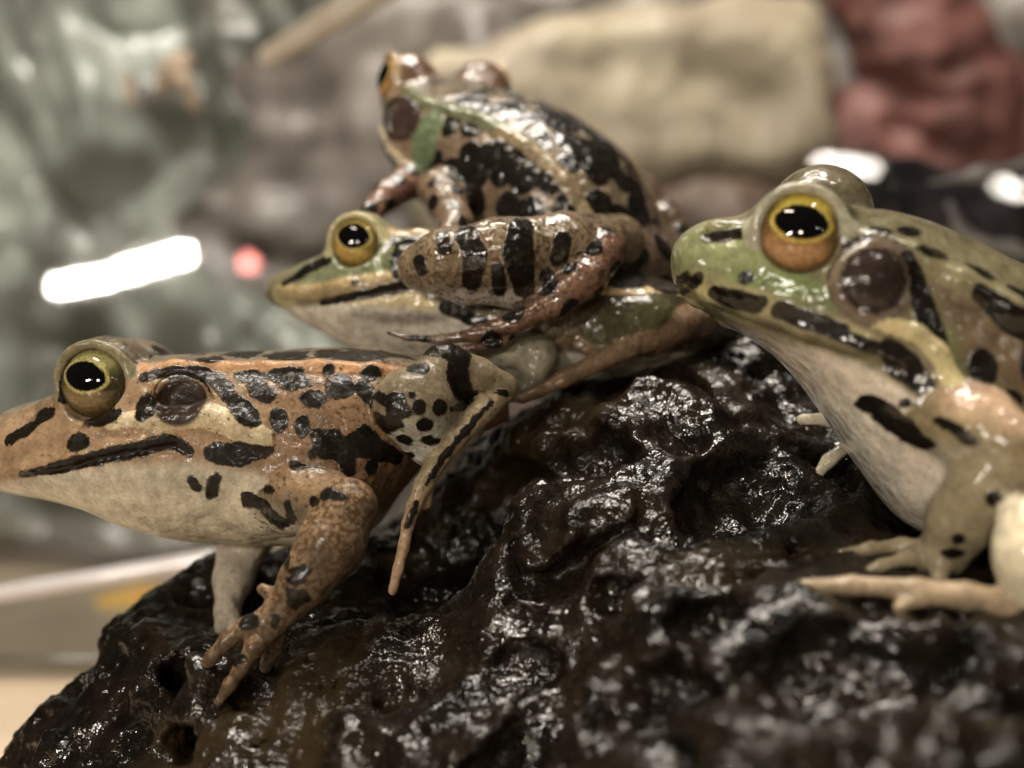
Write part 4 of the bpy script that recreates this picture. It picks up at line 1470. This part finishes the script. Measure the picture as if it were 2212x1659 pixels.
def plastic(name, c1, c2, scale, alpha=0.0, rough=0.2):
    m = simple_mat(name, c1, c2, scale, rough, 0.8)
    b = m.node_tree.nodes['Principled BSDF']
    b.inputs['Transmission Weight'].default_value = alpha
    b.inputs['IOR'].default_value = 1.15
    return m


# crumpled greenish film standing behind the tan frog
def film_sheet():
    y = 19.0
    a, b = W(-260, 1150, y), W(590, -260, y)

    def fn(u, v):
        ragged = 1 + 0.16 * np.sin(v * 9) + 0.10 * np.sin(v * 23 + 1)
        V = crumple(u * ragged, v, a[0], b[0], a[2], b[2], y, 1.5, 0.2, 8)
        f = np.stack([V[:, 0] * 0.5 + V[:, 2] * 0.25, V[:, 2] * 0.12, V[:, 0] * 0], 1)
        V[:, 1] -= 1.4 * np.abs(noise3(f + 4)) + 0.4 * np.abs(noise3(V * 0.5))
        return V
    o = new_obj('plastic_film', grid_mesh('plastic_film', fn, 150, 190), None, simple_mat('green_film', lin('#55544d'), lin('#8d928a'), 0.22, 0.4, 0.3, (1.5, 1, 0.6), 3))
    so = o.modifiers.new('thickness', 'SOLIDIFY')
    so.thickness = 0.0006
    tag(o, 'crumpled grey-green plastic film hanging in folds behind the tan frog', 'plastic film')


film_sheet()
blob_object('tissue', [[(345, 195, 10.5, 12), (375, 150, 10.6, 20), (400, 130, 10.7, 16)], [(400, 180, 10.4, 14), (420, 230, 10.5, 13)], [(270, 170, 10.5, 10), (285, 220, 10.5, 11)]],
            0.08, simple_mat('tan_scraps', lin('#b39a84'), lin('#a08a74'), 1.5, .6), 'small tan wisps caught in the grey-green film', 'scrap', 0.03, 2, dy=5.0)

# rough brown wooden block behind the dark frog
def wood_block():
    f = Field((-6.5, 16.5, -1.5), (13.0, 24.5, 14.5), 0.18)
    a = W(1340, 240, 20.0)
    R = Matrix.Rotation(math.radians(-6), 4, 'Y') @ Matrix.Rotation(math.radians(12), 4, 'Z')
    Ri = np.array(R.to_3x3().transposed())
    hx, hy, hz = 5.7, 1.8, 2.6

    def fn(X, Y, Z):
        x, y, z = X - a[0], Y - a[1], Z - a[2]
        u = Ri[0, 0] * x + Ri[0, 1] * y + Ri[0, 2] * z
        v = Ri[1, 0] * x + Ri[1, 1] * y + Ri[1, 2] * z
        w = Ri[2, 0] * x + Ri[2, 1] * y + Ri[2, 2] * z
        w = w - 0.22 * u * (u < 0)
        qx, qy, qz = np.abs(u) - hx + 1.1, np.abs(v) - hy + 1.1, np.abs(w) - hz + 1.1
        return np.sqrt(np.maximum(qx, 0) ** 2 + np.maximum(qy, 0) ** 2 + np.maximum(qz, 0) ** 2) + np.minimum(np.maximum(qx, np.maximum(qy, qz)), 0) - 1.1
    f.apply(dict(fn=fn, lo=a - 7.5, hi=a + 7.5, k=.1, group='a', op='add'))
    V, F = f.mesh()
    nr = normals(V, F)
    V = V + nr * (0.5 * noise3(V * 0.6) + 0.1 * noise3(V * 2.1))[:, None]
    o = new_obj('wood_block', mesh_np('wood_block', V, F), None, simple_mat('pale_driftwood', lin('#8c7f6c'), lin('#b0a48c'), 0.30, 0.6, 0.1, (1, 1, 1.3), 3))
    tag(o, 'rough tan driftwood block out of focus behind the dark blotched frog', 'wood')
    # the dark stump it lies on
    return o


wood_block()
blob_object('wood_stump', [[(1050, 560, 13.4, 170), (1300, 560, 13.4, 190), (1560, 560, 13.4, 190)], [(1100, 900, 13.4, 190), (1500, 900, 13.4, 190)]],
            0.2, simple_mat('dark_bark', lin('#3f3128'), lin('#5f4d40'), 0.5, .6), 'dark brown stump carrying the tan driftwood block', 'stump', .2, .7, dy=7.0)
blob_object('red_cloth', [[(1900, -60, 12, 110), (1990, 100, 12, 120), (2060, 230, 12.2, 120), (2100, 360, 12.5, 100)], [(1880, 300, 13, 110), (2000, 420, 13, 120)],
                          [(2150, 180, 12.5, 70), (2230, 330, 12.6, 90)]],
            0.16, simple_mat('dark_red_cloth', lin('#64413c'), lin('#7d4f48'), 0.8, .6), 'crumpled dark red cloth behind the upright yellow-green frog', 'cloth', .25, .8, dy=8.0)
black = plastic('dark_film', lin('#2a2628'), lin('#4a4448'), .6, 0.0, .12)
blob_object('bin_liner', [[(1820, 420, 10, 70), (1950, 440, 10, 80), (2080, 470, 10, 90), (2260, 480, 10, 110)], [(1900, 560, 10.5, 100), (2100, 640, 10.5, 120), (2300, 640, 10.5, 120)],
                          [(1700, 470, 10.8, 50), (1640, 560, 11, 70)]],
            0.12, black, 'shiny dark plastic liner bunched up behind the upright yellow-green frog', 'plastic liner', .16, 1.1, dy=1.5)
blob_object('plastic_strip', [[(2050, 440, 9.2, 7), (2075, 500, 9.2, 8), (2120, 530, 9.2, 9), (2180, 536, 9.2, 9), (2250, 560, 9.2, 9)], [(2010, 395, 9.2, 6), (2120, 375, 9.2, 8), (2250, 340, 9.2, 9)]],
            0.05, simple_mat('pale_strip', lin('#b3aca6'), lin('#8f8884'), 1, .3, .5), 'thin pale plastic strip lying across the dark liner', 'strip', .02, 2)


def stick():
    a, b = W(580, 122, 11.5), W(860, -46, 9.5)
    ch = chain([(a, .2), (a * .5 + b * .5, .24), (b, .26)], .05)
    f = Field(np.minimum(a, b) - .4, np.maximum(a, b) + .4, .04)
    for p in ch:
        f.apply(p)
    V, F = f.mesh()
    o = new_obj('wooden_stick', mesh_np('wooden_stick', V, F), None, simple_mat('stick_wood', lin('#fff0dc'), lin('#f4dcc4'), 2, .5, 0, (1, 1, .2)))
    tag(o, 'thin pale wooden stick slanting down towards the grey-green film', 'stick')


stick()


# clear acrylic wall of the tank, with its thick lower rim
def acrylic():
    m, nt, b = nodes_of('clear_acrylic')
    out = nt.nodes['Material Output']
    tr = N(nt, 'ShaderNodeBsdfTransparent')
    tr.inputs[0].default_value = (0.96, 0.97, 0.97, 1)
    gl = N(nt, 'ShaderNodeBsdfGlossy')
    gl.inputs['Roughness'].default_value = 0.03
    mx = N(nt, 'ShaderNodeMixShader')
    fr = N(nt, 'ShaderNodeFresnel')
    fr.inputs['IOR'].default_value = 1.5
    nt.links.new(fr.outputs[0], mx.inputs[0])
    nt.links.new(tr.outputs[0], mx.inputs[1])
    nt.links.new(gl.outputs[0], mx.inputs[2])
    nt.links.new(mx.outputs[0], out.inputs['Surface'])
    return m


def box_mesh(name, lo, hi):
    V = [(x, y, z) for x in (lo[0], hi[0]) for y in (lo[1], hi[1]) for z in (lo[2], hi[2])]
    F = [(0, 1, 3, 2), (4, 6, 7, 5), (0, 4, 5, 1), (2, 3, 7, 6), (0, 2, 6, 4), (1, 5, 7, 3)]
    return mesh_np(name, V, F, False)


tank = empty('tank_wall', (0, WALL_Y, TABLE_Z))
me = box_mesh('pane', (-26, 0, 0.25), (26, 0.2, 26))
new_obj('pane', me, tank, acrylic())
a, b = W(-700, 1395, WALL_Y), W(470, 1200, WALL_Y)
rim_pts = [(a - np.array([0, WALL_Y + .35, TABLE_Z]), .14), (b - np.array([0, WALL_Y + .35, TABLE_Z]), .14)]
ff = Field(np.min([p[0] for p in rim_pts], 0) - .4, np.max([p[0] for p in rim_pts], 0) + .4, .06)
for p in chain(rim_pts, .05):
    ff.apply(p)
V, F = ff.mesh()
new_obj('rim', mesh_np('rim', V, F), tank, simple_mat('highlight_white_rim', lin('#b5b0b0'), lin('#d8d4d4'), .6, .15, 1.0))  # the clear rim's highlight is put into its whitish colour
tag(tank, 'clear acrylic tank wall with lower rim coloured pale for its highlight, reflecting tube lamps', 'tank wall')
blob_object('refraction_blob', [[(225, 1305, 14.0, 18), (290, 1298, 14.0, 26), (350, 1296, 14.0, 24), (400, 1306, 14, 20)], [(270, 1340, 12.6, 8), (235, 1360, 12, 7)]],  # added solid blob in place of orange light refracted at the tank rim
            .08, simple_mat('refraction_orange', lin('#f0a020'), lin('#ffd050'), 1, .4), 'bright orange-yellow blob beyond the rock, standing in for light refracted at the tank rim', 'scrap', .03, 2)
